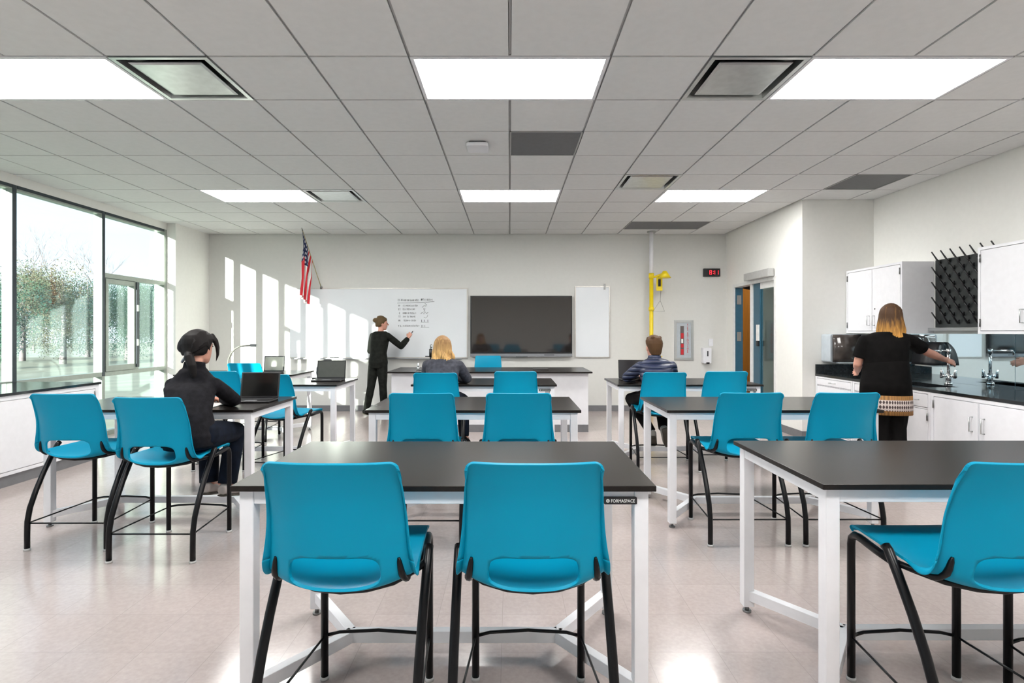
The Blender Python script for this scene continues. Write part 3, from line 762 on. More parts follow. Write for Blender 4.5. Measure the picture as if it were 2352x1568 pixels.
for s in (-1, 1):
    l = MB().tube([(s*.205, .25, .012), (s*.205, .25, .53), (s*.205, .245, .555), (s*.206, .225, .572), (s*.209, .19, .575), (s*.222, .08, .572), (s*.230, -.02, .572)], .0145, 14).build('leg', M['tube'], stool0, world=False)
    MB().cyl((s*.205, .25), .017, 0, .014, 14).build('glide', M['glide'], l, world=False)
    l = MB().tube([(s*.246, .0, .622), (s*.246, -.015, .612), (s*.246, -.06, .55), (s*.246, -.125, .45), (s*.246, -.18, .35), (s*.246, -.22, .26), (s*.246, -.238, .18), (s*.246, -.240, .10), (s*.246, -.240, .012)], .0155, 14).build('leg', M['tube'], stool0, world=False)
    MB().cyl((s*.246, -.240), .018, 0, .014, 14).build('glide', M['glide'], l, world=False)
    P_ = []; q_ = s*.87
    for v_ in (5.6, 6.1, 6.6, 7.1, 7.5, 7.9, 8.15):
        p0 = shellP(q_, v_); pu = shellP(q_+.002, v_)-shellP(q_-.002, v_); pv = shellP(q_, v_+.01)-shellP(q_, v_-.01); nn = pu.cross(pv).normalized()
        if nn.y > 0 or (abs(nn.y) < .3 and nn.z > 0): nn = -nn
        P_.append(p0+nn*.006)
    MB().tube([(s*.236, -.03, .578), (s*.222, -.07, .578)]+P_, [.012, .011, .010, .015, .010, .011, .010, .008, .004], 10).build('side_bracket', M['tube'], stool0, world=False)
MB().tube([(-.236, -.03, .578), (-.213, -.085, .575), (-.155, -.14, .562), (-.08, -.168, .553), (0, -.176, .550), (.08, -.168, .553), (.155, -.14, .562), (.213, -.085, .575), (.236, -.03, .578)], .010, 12).build('seat_frame', M['tube'], stool0, world=False)
MB().tube([(-.205, .25, .17), (-.15, .262, .178), (0, .272, .181), (.15, .262, .178), (.205, .25, .17)], .0065, 8).build('foot_rest', M['tube'], stool0, world=False)
for s in (-1, 1): MB().tube([(s*.205, .25, .168), (s*.246, -.238, .168)], .0045, 8).build('stretcher', M['tube'], stool0, world=False)
MB().tube([(-.246, -.238, .168), (.246, -.238, .168)], .005, 8).build('stretcher', M['tube'], stool0, world=False)
R = math.radians
stools = [
 (-.522, 1.85, 2, 'empty teal stool at the nearest table, left of the pair'),
 (.072, 1.85, 0, 'empty teal stool at the nearest table, right of the pair'),
 (1.535, 1.85, 0, 'teal stool at the front right table, largest at the right edge'),
 (2.10, 1.80, 0, 'stool at the front right table showing only a black leg at the edge'),
 (-.550, 3.625, 0, 'empty teal stool at the second middle table, left of its pair'),
 (.055, 3.625, 0, 'empty teal stool at the second middle table, right of its pair'),
 (1.513, 3.645, 0, 'empty teal stool at the second right table, left of its pair'),
 (2.116, 3.645, 0, 'empty teal stool at the second right table, nearest the woman at the sink'),
 (-2.105, 3.40, 0, 'teal stool on which the dark haired woman sits'),
 (-2.745, 3.58, 0, 'empty teal stool left of the dark haired woman, nearest the window cabinets'),
 (-.690, 5.26, 0, 'teal stool on which the blonde person sits'),
 (.055, 5.44, 0, 'empty teal stool right of the blonde person'),
 (1.457, 5.33, 0, 'teal stool on which the boy in the navy jacket sits'),
 (2.08, 5.44, 0, 'empty teal stool right of the boy, in front of the doorway'),
 (-2.825, 5.47, 0, 'teal stool behind the open laptop, half hidden by the woman\'s shoulder'),
 (-2.10, 5.10, -12, 'empty teal stool turned right behind the open laptop at the third left table'),
 (-3.22, 6.80, 0, 'sunlit pale teal stool beside the gooseneck camera in front of the far wall'),
 (-.343, 8.26, 180, 'teal stool facing the class behind the demonstration bench'),
]
for i, (x, y, a, lab) in enumerate(stools):
    if i == 0: stool0.location = (x, y, 0); stool0.rotation_euler = (0, 0, R(-a)); stool0['label'] = lab
    else: dup(stool0, (x, y, 0), R(a), lab)
stool0.rotation_euler = (0, 0, R(-1))

def face_frame(x0, x1, y0, y1, z0, z1, opens):
    m = MB(); ys = sorted({y0, y1}|{o[0] for o in opens}|{o[1] for o in opens}); zs = sorted({z0, z1}|{o[2] for o in opens}|{o[3] for o in opens})
    for a, b in zip(ys, ys[1:]):
        run = None
        for c, d in zip(zs, zs[1:]):
            ins = any(o[0] <= (a+b)/2 <= o[1] and o[2] <= (c+d)/2 <= o[3] for o in opens)
            if not ins: run = (run[0], d) if run else (c, d)
            if (ins or d == zs[-1]) and run: m.box(x0, x1, a, b, run[0], run[1]); run = None
    return m
# ================================================================== left cabinets under the window
def handle(x, y, z, h, face, parent, m=None):
    # wire pull; face = direction of the cabinet front (-1 = faces -X, +1 = faces +X)
    MB().tube([(x, y, z), (x+face*.03, y, z), (x+face*.03, y, z+h), (x, y, z+h)], .005, 8).build('handle', m or M['steel'], parent)
def hinge(x, y, z, face, parent):
    MB().cyl((x+face*.006, y), .007, z, z+.07, 8).build('hinge', M['foot'], parent)
LF = -4.40
t = thing('worktop', 'black window counter worktop over the left cabinets', 'worktop', (-4.85, 4.2, .79))
MB().box(-5.27, -4.37, 2.6, 5.77, .795, .82).build('slab', M['blackgloss'], t, bevel=.003)
for (y0, y1, lab) in ((4.46, 5.75, 'white base cabinet under the window with toe kick, behind the left stool'), (3.17, 4.455, 'white base cabinet at the left picture edge below the window')):
    t = thing('base_cabinet', lab, 'cabinet', ((LF-5.27)/2, (y0+y1)/2, 0), 0, 'white window cabinets')
    b_ = MB().box(-5.26, LF-.004, y0, y1, .10, .794)
    n = 2; wd = (y1-y0-.08)/n
    ff_ = face_frame(LF-.004, LF+.018, y0, y1, .10, .794, [(y0+.04+q*wd+.008, y0+.04+(q+1)*wd-.008, .130, .755) for q in range(2)]); b_.add(ff_.v, ff_.f); b_.build('body', M['whitecab'], t)
    MB().box(-5.26, LF+.006-.03, y0, y1, 0, .10).build('toe_kick', M['base'], t)
    k = MB().box(LF-.03, LF+.004, y0, y1, 0.0, .10).build('base_strip', M['base'], t)
    n = 2; wd = (y1-y0-.08)/n
    for q in range(n):
        a, b = y0+.04+q*wd+.013, y0+.04+(q+1)*wd-.013
        d_ = MB().box(LF-.003, LF+.0185, a, b, .135, .750).build('door', M['whitecab'], t, bevel=.002)
        hy = a+.01 if q == 0 else b-.01
        hinge(LF+.018, hy, .66, 1, d_); hinge(LF+.018, hy, .17, 1, d_)
        handle(LF+.018, (b-.05 if q == 0 else a+.05), .55, .12, 1, d_)

# ================================================================== right counter
RF = 3.87
t = thing('worktop', 'black glossy worktop with sink along the right wall', 'worktop', (4.2, 5.4, .80))
s = MB(); sy0, sy1, sx0, sx1 = 5.12, 5.66, 3.97, 4.27
s.box(3.85, 4.585, 3.9, sy0, .80, .828); s.box(3.85, 4.585, sy1, 6.795, .80, .828); s.box(3.85, sx0, sy0, sy1, .80, .828); s.box(sx1, 4.585, sy0, sy1, .80, .828)
s.build('slab', M['blackgloss'], t)
MB().box(3.85, 4.585, 6.775, 6.795, .828, .945).build('backsplash', M['blackgloss'], t, bevel=.002)
t = thing('sink_basin', 'black sink basin set into the right worktop before the woman', 'sink', (4.12, 5.39, .64))
s = MB(); q = .012
s.box(sx0, sx1, sy0, sy1, .64, .64+q); s.box(sx0, sx0+q, sy0, sy1, .652, .8); s.box(sx1-q, sx1, sy0, sy1, .652, .8); s.box(sx0+q, sx1-q, sy0, sy0+q, .652, .8); s.box(sx0+q, sx1-q, sy1-q, sy1, .652, .8)
s.build('bowl', M['blackgloss'], t)
MB().cyl((4.12, 5.39), .03, .652, .656, 20).build('drain', M['chrome'], t)
t = thing('faucet', 'chrome lab faucet with two lever handles at the right worktop sink', 'faucet', (4.37, 5.37, .828))
MB().cyl((4.37, 5.37), .034, .829, .85, 24, .03).cyl((4.37, 5.37), .022, .85, .94, 20).cyl((4.37, 5.37), .013, .94, 1.15, 16).build('column', M['chrome'], t)
MB().cyl((4.37, 5.37), .02, 1.14, 1.185, 20).tube([(4.37, 5.37, 1.165), (4.22, 5.37, 1.165), (4.15, 5.37, 1.163), (4.138, 5.37, 1.15), (4.135, 5.37, 1.12)], [.010, .010, .010, .009, .007], 12).build('spout', M['chrome'], t)
for s_ in (-1, 1):
    MB().tube([(4.37, 5.37+s_*.0, .915), (4.37, 5.37+s_*.075, .915)], .012, 12).tube([(4.37, 5.37+s_*.075, .895), (4.37, 5.37+s_*.075, .955), (4.37, 5.37+s_*.085, .975)], [.013, .010, .006], 12).build('handle', M['chrome'], t)
    MB().tube([(4.37+s_*.0, 5.37, .915), (4.37+s_*.07, 5.37, .915)], .012, 12).tube([(4.37+s_*.07, 5.37, .895), (4.37+s_*.07, 5.37, .955), (4.37+s_*.078, 5.37, .975)], [.013, .010, .006], 12).build('handle', M['chrome'], t)

def rcab(y0, y1, spec, lab):
    t = thing('base_cabinet', lab, 'cabinet', (4.22, (y0+y1)/2, 0), 0, 'white counter cabinets')
    b = MB(); ff_ = face_frame(RF-.018, RF+.004, y0, y1, .10, .799, [(i_[1]-.005, i_[2]+.005, i_[3]-.005, i_[4]+.005) for i_ in spec]); b.add(ff_.v, ff_.f); b.box(RF+.004, RF+.02, y0, y1, .10, .799); b.box(RF+.02, 4.58, y0, y0+.015, .10, .799); b.box(RF+.02, 4.58, y1-.015, y1, .10, .799); b.box(RF+.02, 4.58, y0, y1, .10, .12)
    b.build('body', M['whitecab'], t)
    MB().box(RF+.03, 4.58, y0, y1, 0, .10).build('toe_kick', M['base'], t)
    for it in spec:
        if it[0] == 'drawer':
            _, a, b_, z0, z1 = it
            d_ = MB().box(RF-.0185, RF+.003, a, b_, z0, z1).build('drawer', M['whitecab'], t, bevel=.002)
            ym = (a+b_)/2
            MB().tube([(RF-.018, ym-.05, (z0+z1)/2), (RF-.045, ym-.05, (z0+z1)/2), (RF-.045, ym+.05, (z0+z1)/2), (RF-.018, ym+.05, (z0+z1)/2)], .004, 8).build('handle', M['steel'], d_)
        else:
            _, a, b_, z0, z1, hg = it
            d_ = MB().box(RF-.0185, RF+.003, a, b_, z0, z1).build('door', M['whitecab'], t, bevel=.002)
            hy = (b_+.002) if hg == 'far' else (a-.002)
            hinge(RF-.018, hy, z1-.10, -1, d_); hinge(RF-.018, hy, z0+.04, -1, d_)
            handle(RF-.018, (a+.05 if hg == 'far' else b_-.05), z1-.24, .12, -1, d_)
rcab(6.06, 6.79, [('drawer', 6.09, 6.76, .70, .775), ('drawer', 6.09, 6.76, .555, .685), ('drawer', 6.09, 6.76, .35, .54), ('drawer', 6.09, 6.76, .13, .335)], 'white drawer cabinet in the corner under the towel dispenser')
rcab(5.32, 6.055, [('drawer', 5.35, 6.02, .70, .775), ('drawer', 5.35, 6.02, .555, .685), ('drawer', 5.35, 6.02, .35, .54), ('drawer', 5.35, 6.02, .13, .335)], 'white drawer cabinet hidden in part behind the woman at the sink')
rcab(4.935, 5.315, [('drawer', 4.97, 5.28, .655, .775), ('door', 4.97, 5.28, .13, .635, 'near')], 'narrow white cabinet with one drawer over a door, right of the woman')
rcab(3.93, 4.93, [('door', 4.437, 4.895, .13, .765, 'far'), ('door', 3.965, 4.423, .13, .765, 'near')], 'wide white double door cabinet at the right picture edge')

# upper cabinets
UF = 4.26
def ucab(y0, y1, lab, far_end):
    t = thing('wall_cabinet', lab, 'cabinet', (4.42, (y0+y1)/2, 1.33), 0, 'white wall cabinets')
    ym = (y0+y1)/2
    b_ = MB().box(UF+.004, 4.588, y0, y1, 1.335, 2.115); ff_ = face_frame(UF-.018, UF+.004, y0, y1, 1.335, 2.115, [(ym+.002, y1-.025, 1.36, 2.09), (y0+.025, ym-.002, 1.36, 2.09)]); b_.add(ff_.v, ff_.f); b_.build('body', M['whitecab'], t)
    for (a, b, hg) in ((ym+.005, y1-.03, 'far'), (y0+.03, ym-.005, 'near')):
        d_ = MB().box(UF-.0185, UF+.003, a, b, 1.365, 2.085).build('door', M['whitecab'], t, bevel=.002)
        hy = (b+.002) if hg == 'far' else (a-.002)
        hinge(UF-.018, hy, 1.98, -1, d_); hinge(UF-.018, hy, 1.40, -1, d_)
        handle(UF-.018, (a+.04 if hg == 'far' else b-.04), 1.43, .11, -1, d_)
    MB().tube([(UF-.018, ym-.05, 1.62), (UF-.024, ym-.05, 1.62)], .008, 10).build('lock', M['foot'], t)
ucab(5.83, 6.795, 'white wall cabinet above the towel dispenser', True)
ucab(3.93, 4.885, 'white wall cabinet at the right edge, right of the drying rack', False)

# mirrors
for (a, b, lab) in ((4.886, 6.77, 'blue tinted mirror strip behind the faucet'), (3.93, 4.882, 'blue tinted mirror strip at the right picture edge')):
    setp(MB().box(4.578, 4.589, a, b, .8285, 1.333).build('mirror', M['mirror']), lab, 'mirror', 'wall mirrors')

# drying rack
t = thing('drying_rack', 'black pegboard drying rack between the two wall cabinets', 'drying rack', (4.57, 5.35, 1.37))
MB().box(4.572, 4.589, 4.90, 5.79, 1.40, 2.12).build('backboard', mat('black pegboard', (.022, .026, .026), .4, scale=6, var=.3), t)
MB().box(4.50, 4.589, 4.90, 5.80, 1.365, 1.395).build('drip_tray', M['steel'], t)
M['peg'] = mat('black peg', (.005, .005, .006), .35)
for r_ in range(9):
    for c_ in range(7):
        y = 5.72-c_*.118-(.059 if r_ % 2 else 0); z = 1.445+r_*.080
        if y < 4.93 or z > 2.1: continue
        p = MB().tube([(4.573, y, z), (4.560, y, z-.005), (4.475, y, z+.115)], [.010, .009, .006], 8); p.tube([(4.573, y, z+.03), (4.555, y, z+.0)], .007, 6)
        p.build('peg', M['peg'], t)

# towel dispensers
t = thing('towel_dispenser', 'grey paper towel dispenser with smoked cover on the corner wall', 'towel dispenser', (4.12, 6.69, .96))
MB().rbox(3.925, 4.325, 6.60, 6.795, .975, 1.325, .03, 'y').build('housing', M['greyblue'], t, bevel=.004)
v = MB(); R_ = []
for k in range(9):
    a = k/8; z = .985+.335*a; R_.append([(3.95+.015*(1-a), 6.60-.05*math.sin(PI*min(1, a*.9+.15)), z), (4.30-.015*(1-a), 6.60-.05*math.sin(PI*min(1, a*.9+.15)), z), (4.30, 6.602, z), (3.95, 6.602, z)])
v.loft(R_, smooth=True).build('cover', M['smoke'], t)
MB().box(4.00, 4.25, 6.548, 6.60, .968, .984).build('lower_lip', M['greyblue'], t)
t = thing('towel_dispenser', 'black glossy dispenser on the mirror behind the faucet', 'towel dispenser', (4.52, 5.8, .99))
v = MB(); R_ = []
for k in range(9):
    a = k/8; x = 4.577-.14*(1-a**3)**.5*(1-.12*a) if a < 1 else 4.56
    R_.append([(x if a < 1 else 4.54, 5.66+.02*a, 1.0+.245*a), (4.577, 5.66+.02*a, 1.0+.245*a), (4.577, 5.96-.02*a, 1.0+.245*a), (x if a < 1 else 4.54, 5.96-.02*a, 1.0+.245*a)])
v.loft(R_).build('housing', M['plastic'], t)
MB().box(4.45, 4.575, 5.70, 5.92, .985, .9995).build('outlet', M['steel'], t)

# ================================================================== demonstration bench
t = thing('demonstration_bench', 'long white demonstration bench with black top before the display', 'bench', (-.27, 7.7, 0))
MB().box(-1.60, 1.06, 7.28, 7.90, .10, .796).build('body', M['whitecab'], t, bevel=.002)
MB().box(-1.60, 1.06, 7.275, 7.90, 0, .10).build('toe_kick', M['base'], t)
s = MB(); s.box(-1.648, 1.106, 7.20, 8.14, .797, .819); s.build('bench_top', M['black'], t, bevel=.003)
for x in (-.72, .17): MB().box(x-.002, x+.002, 7.277, 7.281, .13, .77).build('panel_joint', M['grey'], t)
t = thing('sink_basin', 'small black sink at the left end of the demonstration bench', 'sink', (-1.22, 7.7, .8))
MB().rbox(-1.30, -1.0, 7.45, 7.9, .8195, .826, .03).build('rim', M['plastic'], t)
t = thing('faucet', 'white and black gooseneck faucet on the demonstration bench beside the blonde head', 'faucet', (-1.17, 7.95, .82))
MB().cyl((-1.17, 7.97), .02, .82, .90, 14).tube([(-1.17, 7.97, .90), (-1.17, 7.97, 1.12), (-1.165, 7.95, 1.155), (-1.15, 7.90, 1.16), (-1.14, 7.86, 1.13)], .012, 10).build('spout', M['steel'], t)
MB().cyl((-1.17, 7.97), .024, .98, 1.10, 14).tube([(-1.25, 7.97, .99), (-1.09, 7.97, .99)], .007, 8).build('valve', M['plastic'], t)
t = thing('gas_turret', 'small nozzle standing on the bench top left of the faucet', 'nozzle', (-1.28, 7.8, .82))
MB().cyl((-1.29, 7.6), .012, .826, .92, 10).cyl((-1.29, 7.6), .02, .826, .85, 12).build('nozzle', M['chrome'], t)
t = thing('phone', 'flat dark device lying on the demonstration bench top', 'phone', (.4, 7.8, .82))
MB().rbox(.33, .55, 7.6, 7.75, .8192, .827, .01).build('case', M['plastic'], t)
MB().rbox(.34, .54, 7.61, 7.74, .827, .8276, .008).build('screen_glass', M['screen'], t)

# ================================================================== laptops and cameras on the tables
def laptop(label, loc, rz, scr, w=.30, ang=12, facing=1):
    t = thing('laptop', label, 'laptop', loc, rz, 'open laptops')
    MB().rbox(-w/2, w/2, 0, .21, 0, .016, .012).build('base', M['plastic'], t, world=False)
    MB().box(-w/2+.02, w/2-.02, .07, .18, .0162, .018).build('keyboard', M['marker'], t, world=False)
    MB().box(-w*.15, w*.15, .01, .06, .0162, .0175).build('touchpad', M['silver'], t, world=False)
    rot = Matrix.Rotation(R(-ang), 3, 'X')
    MB().box(-w/2, w/2, .205, .213, .016, .218, rot, (0, .209, .014)).build('lid', M['plastic'], t, world=False, bevel=.002)
    MB().box(-w/2+.012, w/2-.012, .2035, .2052, .030, .208, rot, (0, .209, .014)).build('screen', scr, t, world=False)
    return t
laptop('open black laptop in front of the dark haired woman', (-1.96, 4.04, TZ+.0005), R(4), M['lapscreen'], .295)
laptop('open grey laptop alone on the third left table', (-1.985, 5.80, TZ+.0005), R(2), mat('grey laptop screen', (.075, .08, .07), .4), .315, 8)
laptop('open laptop with a pale sunlit screen on the farthest left table', (-3.09, 6.85, TZ+.0005), R(0), mat('laptop screen with painted sunlight', (.24, .25, .21), .25, scale=3, var=.6), .265, 8)  # sunlight on the screen is painted into its pale, mottled colour
laptop('laptop peeking out left of the boy in the navy jacket', (1.37, 5.90, TZ+.0005), R(-4), mat('dark laptop screen', (.012, .012, .016), .3), .30, 10)
def gooseneck(label, x, y, pts, r=.009):
    t = thing('document_camera', label, 'camera', (x, y, TZ), 0, 'gooseneck cameras')
    MB().rbox(x-.05, x+.05, y-.05, y+.05, TZ+.0005, TZ+.02, .01).build('base', M['plastic'], t)
    P = [(x+a, y, TZ+.01+b) for a, b in pts]
    MB().tube(P, r, 10).build('gooseneck', M['silver'] if r < .01 else mat('grey flexible arm', (.18, .18, .15), .4), t)
    e = P[-1]; MB().rbox(e[0]-.01, e[0]+.06, y-.02, y+.02, e[2]-.018, e[2]+.018, .008, 'y').build('camera_head', M['foot'], t)
gooseneck('grey gooseneck document camera standing on the farthest left table', -3.645, 6.98, [(0, 0), (-.005, .08), (.0, .17), (.03, .24), (.08, .30), (.14, .335), (.22, .345), (.30, .35)], .0105)
gooseneck('thin gooseneck camera arching behind the grey laptop', -2.18, 6.12, [(0, 0), (-.015, .06), (-.01, .12), (.03, .175), (.09, .20)], .0055)
t = thing('marker', 'black marker lying at the top of the tray above the grey laptop', 'marker', (-2.95, YB-.05, .905))
MB().tube([(-3.05, YB-.055, .915), (-2.93, YB-.055, .915)], .009, 10).build('barrel', M['plastic'], t); MB().tube([(-2.93, YB-.055, .915), (-2.90, YB-.055, .915)], .0095, 10).build('cap', M['marker'], t)
t = thing('notebook', 'open white notebook under the dark haired woman\'s hand', 'notebook', (-2.2, 4.0, TZ))
MB().box(-2.33, -2.10, 3.80, 4.05, TZ+.0005, TZ+.006).build('pages', M['paper'], t); MB().box(-2.335, -2.095, 3.795, 4.055, TZ+.0002, TZ+.001).build('cover', M['plastic'], t)
# ================================================================== people
def V3(*a): return Vector(a)
def ering(c, r, f, rx, ry, n=24, pw=2.3):
    out = []
    for k in range(n):
        a = 2*PI*k/n; ca, sa = math.cos(a), math.sin(a)
        s = (abs(ca)**pw+abs(sa)**pw)**(-1/pw)
        out.append(c + r*(rx*ca*s) + f*(ry*sa*s))
    return out
def remesh(o, vox, it=4, fac=.5):
    a = o.modifiers.new('r', 'REMESH'); a.mode = 'VOXEL'; a.voxel_size = vox; a.use_smooth_shade = True
    b = o.modifiers.new('s', 'SMOOTH'); b.iterations = it; b.factor = fac
    return bake(o)
def hand(mb, wr, d, pn, side, curl=.5, sc=1.0):
    # wr wrist point, d finger direction, pn palm normal (towards palm side), side vector to the thumb
    d = d.normalized(); s = side - d*side.dot(d); s = s.normalized(); pn = d.cross(s) if d.cross(s).dot(pn) > 0 else s.cross(d)
    kn = wr + d*.085*sc
    mb.loft([ering(wr+d*.0, s, pn, .022*sc, .017*sc, 14), ering(wr+d*.03*sc, s, pn, .031*sc, .016*sc, 14), ering(wr+d*.07*sc, s, pn, .037*sc, .013*sc, 14), ering(kn, s, pn, .036*sc, .011*sc, 14)])
    for k, (off, L) in enumerate(((.027, .070), (.009, .080), (-.009, .074), (-.027, .056))):
        b = kn + s*off*sc - d*.012*sc; p = [b]; ang = 0; cur = b
        for j, fr in enumerate((.45, .32, .23)):
            ang += curl*(.5 if j == 0 else .75)*(1+.12*k)
            dd = (d*math.cos(ang)+pn*math.sin(ang)+s*off*1.2).normalized(); cur = cur+dd*(L+.012 if j == 0 else L)*fr*sc; p.append(cur)
        mb.capsule(p, [.0090*sc, .0085*sc, .0078*sc, .0068*sc], 10)
    tb = wr+d*.025*sc+s*.022*sc
    mb.capsule([tb, tb+(s*.6+d*.7+pn*.2).normalized()*.035*sc, tb+(s*.6+d*.7+pn*.2).normalized()*.035*sc+(d*.9+s*.2+pn*.4).normalized()*.03*sc], [.012*sc, .0105*sc, .008*sc], 10)
def head(mb, c, f, tilt=0.0, sc=1.0):
    r = Vector((f.y, -f.x, 0)).normalized(); f = f.normalized(); up = r.cross(f).normalized()
    if up.z < 0: up = -up
    rings = []
    for z, rx, ry, oy in ((-.112, .020, .022, .045), (-.100, .040, .045, .030), (-.075, .056, .070, .012), (-.045, .064, .084, .004), (-.01, .070, .092, 0), (.03, .074, .096, -.003), (.065, .070, .090, -.005), (.092, .054, .070, -.006), (.110, .028, .036, -.006)):
        rings.append(ering(c+up*z*sc+f*oy*sc, r, f, rx*sc, ry*sc, 22, 2.1))
    mb.loft(rings)
    mb.capsule([c+f*.088*sc+up*.012*sc, c+f*.106*sc-up*.018*sc], [.008*sc, .013*sc], 10)      # nose
    mb.capsule([c+f*.082*sc-up*.050*sc-r*.018*sc, c+f*.090*sc-up*.050*sc, c+f*.082*sc-up*.050*sc+r*.018*sc], .0075*sc, 8)   # lips
    for s in (-1, 1):
        mb.ell(c+r*s*.074*sc-up*.008*sc-f*.004*sc, (.010*sc, .017*sc, .030*sc), Matrix((r, f, up)).transposed())
        mb.ell(c+r*s*.030*sc+f*.080*sc+up*.022*sc, (.020*sc, .010*sc, .006*sc), Matrix((r, f, up)).transposed())
    return r, f, up

def person(label, J, top, pants, shoe, skinm=None, group=None, topname='sweater', pantsname='trousers', sleeve='long', hem=0.0, bulk=1.0, collar=False, vox=.0055, hc=.3):
    """J: joints in world coordinates"""
    f = J['f'].normalized(); r = Vector((f.y, -f.x, 0))
    pel, wst, chs, nk, hd = J['pelvis'], J['waist'], J['chest'], J['neck'], J['head']
    hf = J.get('hf', f).normalized(); sc = J.get('sc', 1.0)
    skinm = skinm or M['skin']
    base = J.get('base', V3(pel.x, pel.y, 0))
    b = MB()
    shm = (J['sl']+J['sr'])/2; sr = (J['sr']-J['sl']).normalized(); sf = Vector((-sr.y, sr.x, 0)).normalized()
    sw = (J['sr']-J['sl']).length/2
    def torso(mb, e=0.0, low=0.0):
        hw = J.get('hipw', .155)*bulk; ww = J.get('waistw', .125)*bulk; cw = J.get('chestw', .150)*bulk
        A = [(pel-V3(0, 0, .07+low), r, f, hw*.93+e, .10*bulk+e), (pel, r, f, hw+e, .115*bulk+e), ((pel+wst)/2, r, f, (hw+ww)/2+e, .105*bulk+e), (wst, r, f, ww+e, .090*bulk+e),
             ((wst+chs)/2, (r+sr).normalized(), (f+sf).normalized(), (ww+cw)/2+e, .100*bulk+e), (chs, sr, sf, cw+e, .108*bulk+e), (shm*.75+chs*.25, sr, sf, max(cw, sw*.92)+e, .095*bulk+e),
             (shm+V3(0, 0, .012), sr, sf, sw*.99+e, .066*bulk+e), (shm+V3(0, 0, .034), sr, sf, sw*.86+e, .056*bulk+e), (shm+(nk-shm)*.45+V3(0, 0, .030), sr, sf, sw*.54+e, .058*bulk+e), (shm+(nk-shm)*.8+V3(0, 0, .01), sr, sf, .062+e, .056+e)]
        mb.loft([ering(*a, 24) for a in A])
    torso(b)
    b.capsule([nk-V3(0, 0, .04), nk, nk+(hd-nk)*.6], [.060*sc, .050*sc, .048*sc])
    head(b, hd, hf, sc=sc)
    arm_r = J.get('arm', .044)*bulk
    for s in 'lr':
        S, E, Wr = J['s'+s], J['e'+s], J['w'+s]
        b.capsule([S-V3(0, 0, .022), S.lerp(E, .5), E], [arm_r*.82, arm_r*.9, arm_r*.8]); b.capsule([E, E.lerp(Wr, .35), Wr], [arm_r*.82, arm_r*.85, .024])
        hdn = J['h'+s]; hand(b, Wr, hdn, J.get('pn'+s, V3(0, 0, -1)), J.get('th'+s, V3(0, 0, 1)), J.get('curl'+s, .45), .96)
        Hp, K, A = J['p'+s], J['k'+s], J['a'+s]; lg = J.get('leg', .078)*bulk
        b.capsule([Hp, Hp.lerp(K, .5), K], [lg*1.02, lg*.92, lg*.66]); b.capsule([K, K.lerp(A, .35), A], [lg*.68, lg*.66, .036])
        b.capsule([A, A+J['t'+s]*.5, A+J['t'+s]], [.036, .032, .026])
    body = b.build('person', skinm, origin=base)
    remesh(body, vox, 2)
    vox = .008
    body['label'] = label; body['category'] = 'person'
    # eyes
    hr = Vector((hf.y, -hf.x, 0)); eup = V3(0, 0, 1)
    for s in (-1, 1):
        MB().ell(hd+hr*s*.030*sc+hf*.0865*sc+V3(0, 0, .008), (.011, .009, .006), Matrix((hr, hf, eup)).transposed(), 10, 8).build('eye', M['marker'], body)
    # top garment
    t = MB(); torso(t, .018, hem)
    for s in 'lr':
        S, E, Wr = J['s'+s], J['e'+s], J['w'+s]; g_ = .013
        if sleeve == 'long':
            end = E.lerp(Wr, .93)
            S = S-V3(0, 0, .012); t.capsule([S, S.lerp(E, .5), E], [arm_r*.92+g_, arm_r*.98+g_, arm_r*.88+g_]); t.capsule([E, E.lerp(Wr, .4)], [arm_r*.9+g_, arm_r*.9+g_]); t.tube([E.lerp(Wr, .38), end], [arm_r*.9+g_, .037+g_*.4], 16)
        else:
            S = S-V3(0, 0, .014); t.capsule([S, S.lerp(E, .3)], [arm_r*.9+g_, arm_r*1.02+g_]); t.tube([S.lerp(E, .2), S.lerp(E, .72)], [arm_r*1.02+g_, arm_r*1.02+g_*1.3], 16)
    if collar: t.tube([nk-V3(0, 0, .05), nk+(hd-nk)*.28], [.072, .064], 20)
    tob = t.build(topname, top, body); remesh(tob, vox, 5)
    # trousers
    t = MB(); lg = J.get('leg', .078)*bulk
    hw = J.get('hipw', .155)*bulk
    t.loft([ering(pel-V3(0, 0, .085), r, f, hw*.95, .112*bulk), ering(pel, r, f, hw+.008, .122*bulk), ering(pel.lerp(wst, .6), r, f, hw*.9, .108*bulk)])
    for s in 'lr':
        Hp, K, A = J['p'+s], J['k'+s], J['a'+s]; e = .012; q = J.get('cuff', .052)
        t.capsule([Hp, Hp.lerp(K, .5), K], [lg*1.04+e, lg*.95+e, lg*.7+e]); t.capsule([K, K.lerp(A, .3)], [lg*.7+e, lg*.68+e]); t.tube([K.lerp(A, .28), K.lerp(A, .94)], [lg*.7+e, q], 16)
    pob = t.build(pantsname, pants, body); remesh(pob, vox, 4)
    # shoes
    for s in 'lr':
        A, T = J['a'+s], J['t'+s]; t = MB(); td = T.normalized()
        dn = J.get('sole'+s, V3(0, 0, -1)); sd_ = td.cross(dn).normalized()
        t.loft([ering(A-td*.055+dn*.018, sd_, dn, .030, .030, 16), ering(A-td*.03+dn*.008, sd_, dn, .038, .042, 16), ering(A+td*.04+dn*.018, sd_, dn, .042, .038, 16), ering(A+T*.8+dn*.028, sd_, dn, .046, .027, 16), ering(A+T*1.15+dn*.032, sd_, dn, .034, .020, 16)])
        so = t.build('shoe', shoe, body); remesh(so, .006, 3)
        t = MB()
        t.loft([ering(A-td*.055+dn*.052, sd_, dn, .032, .008, 16), ering(A+dn*.055, sd_, dn, .036, .009, 16), ering(A+T*.8+dn*.058, sd_, dn, .047, .009, 16), ering(A+T*1.15+dn*.055, sd_, dn, .034, .008, 16)])
        t.build('sole', M['solem'], so)
    return body
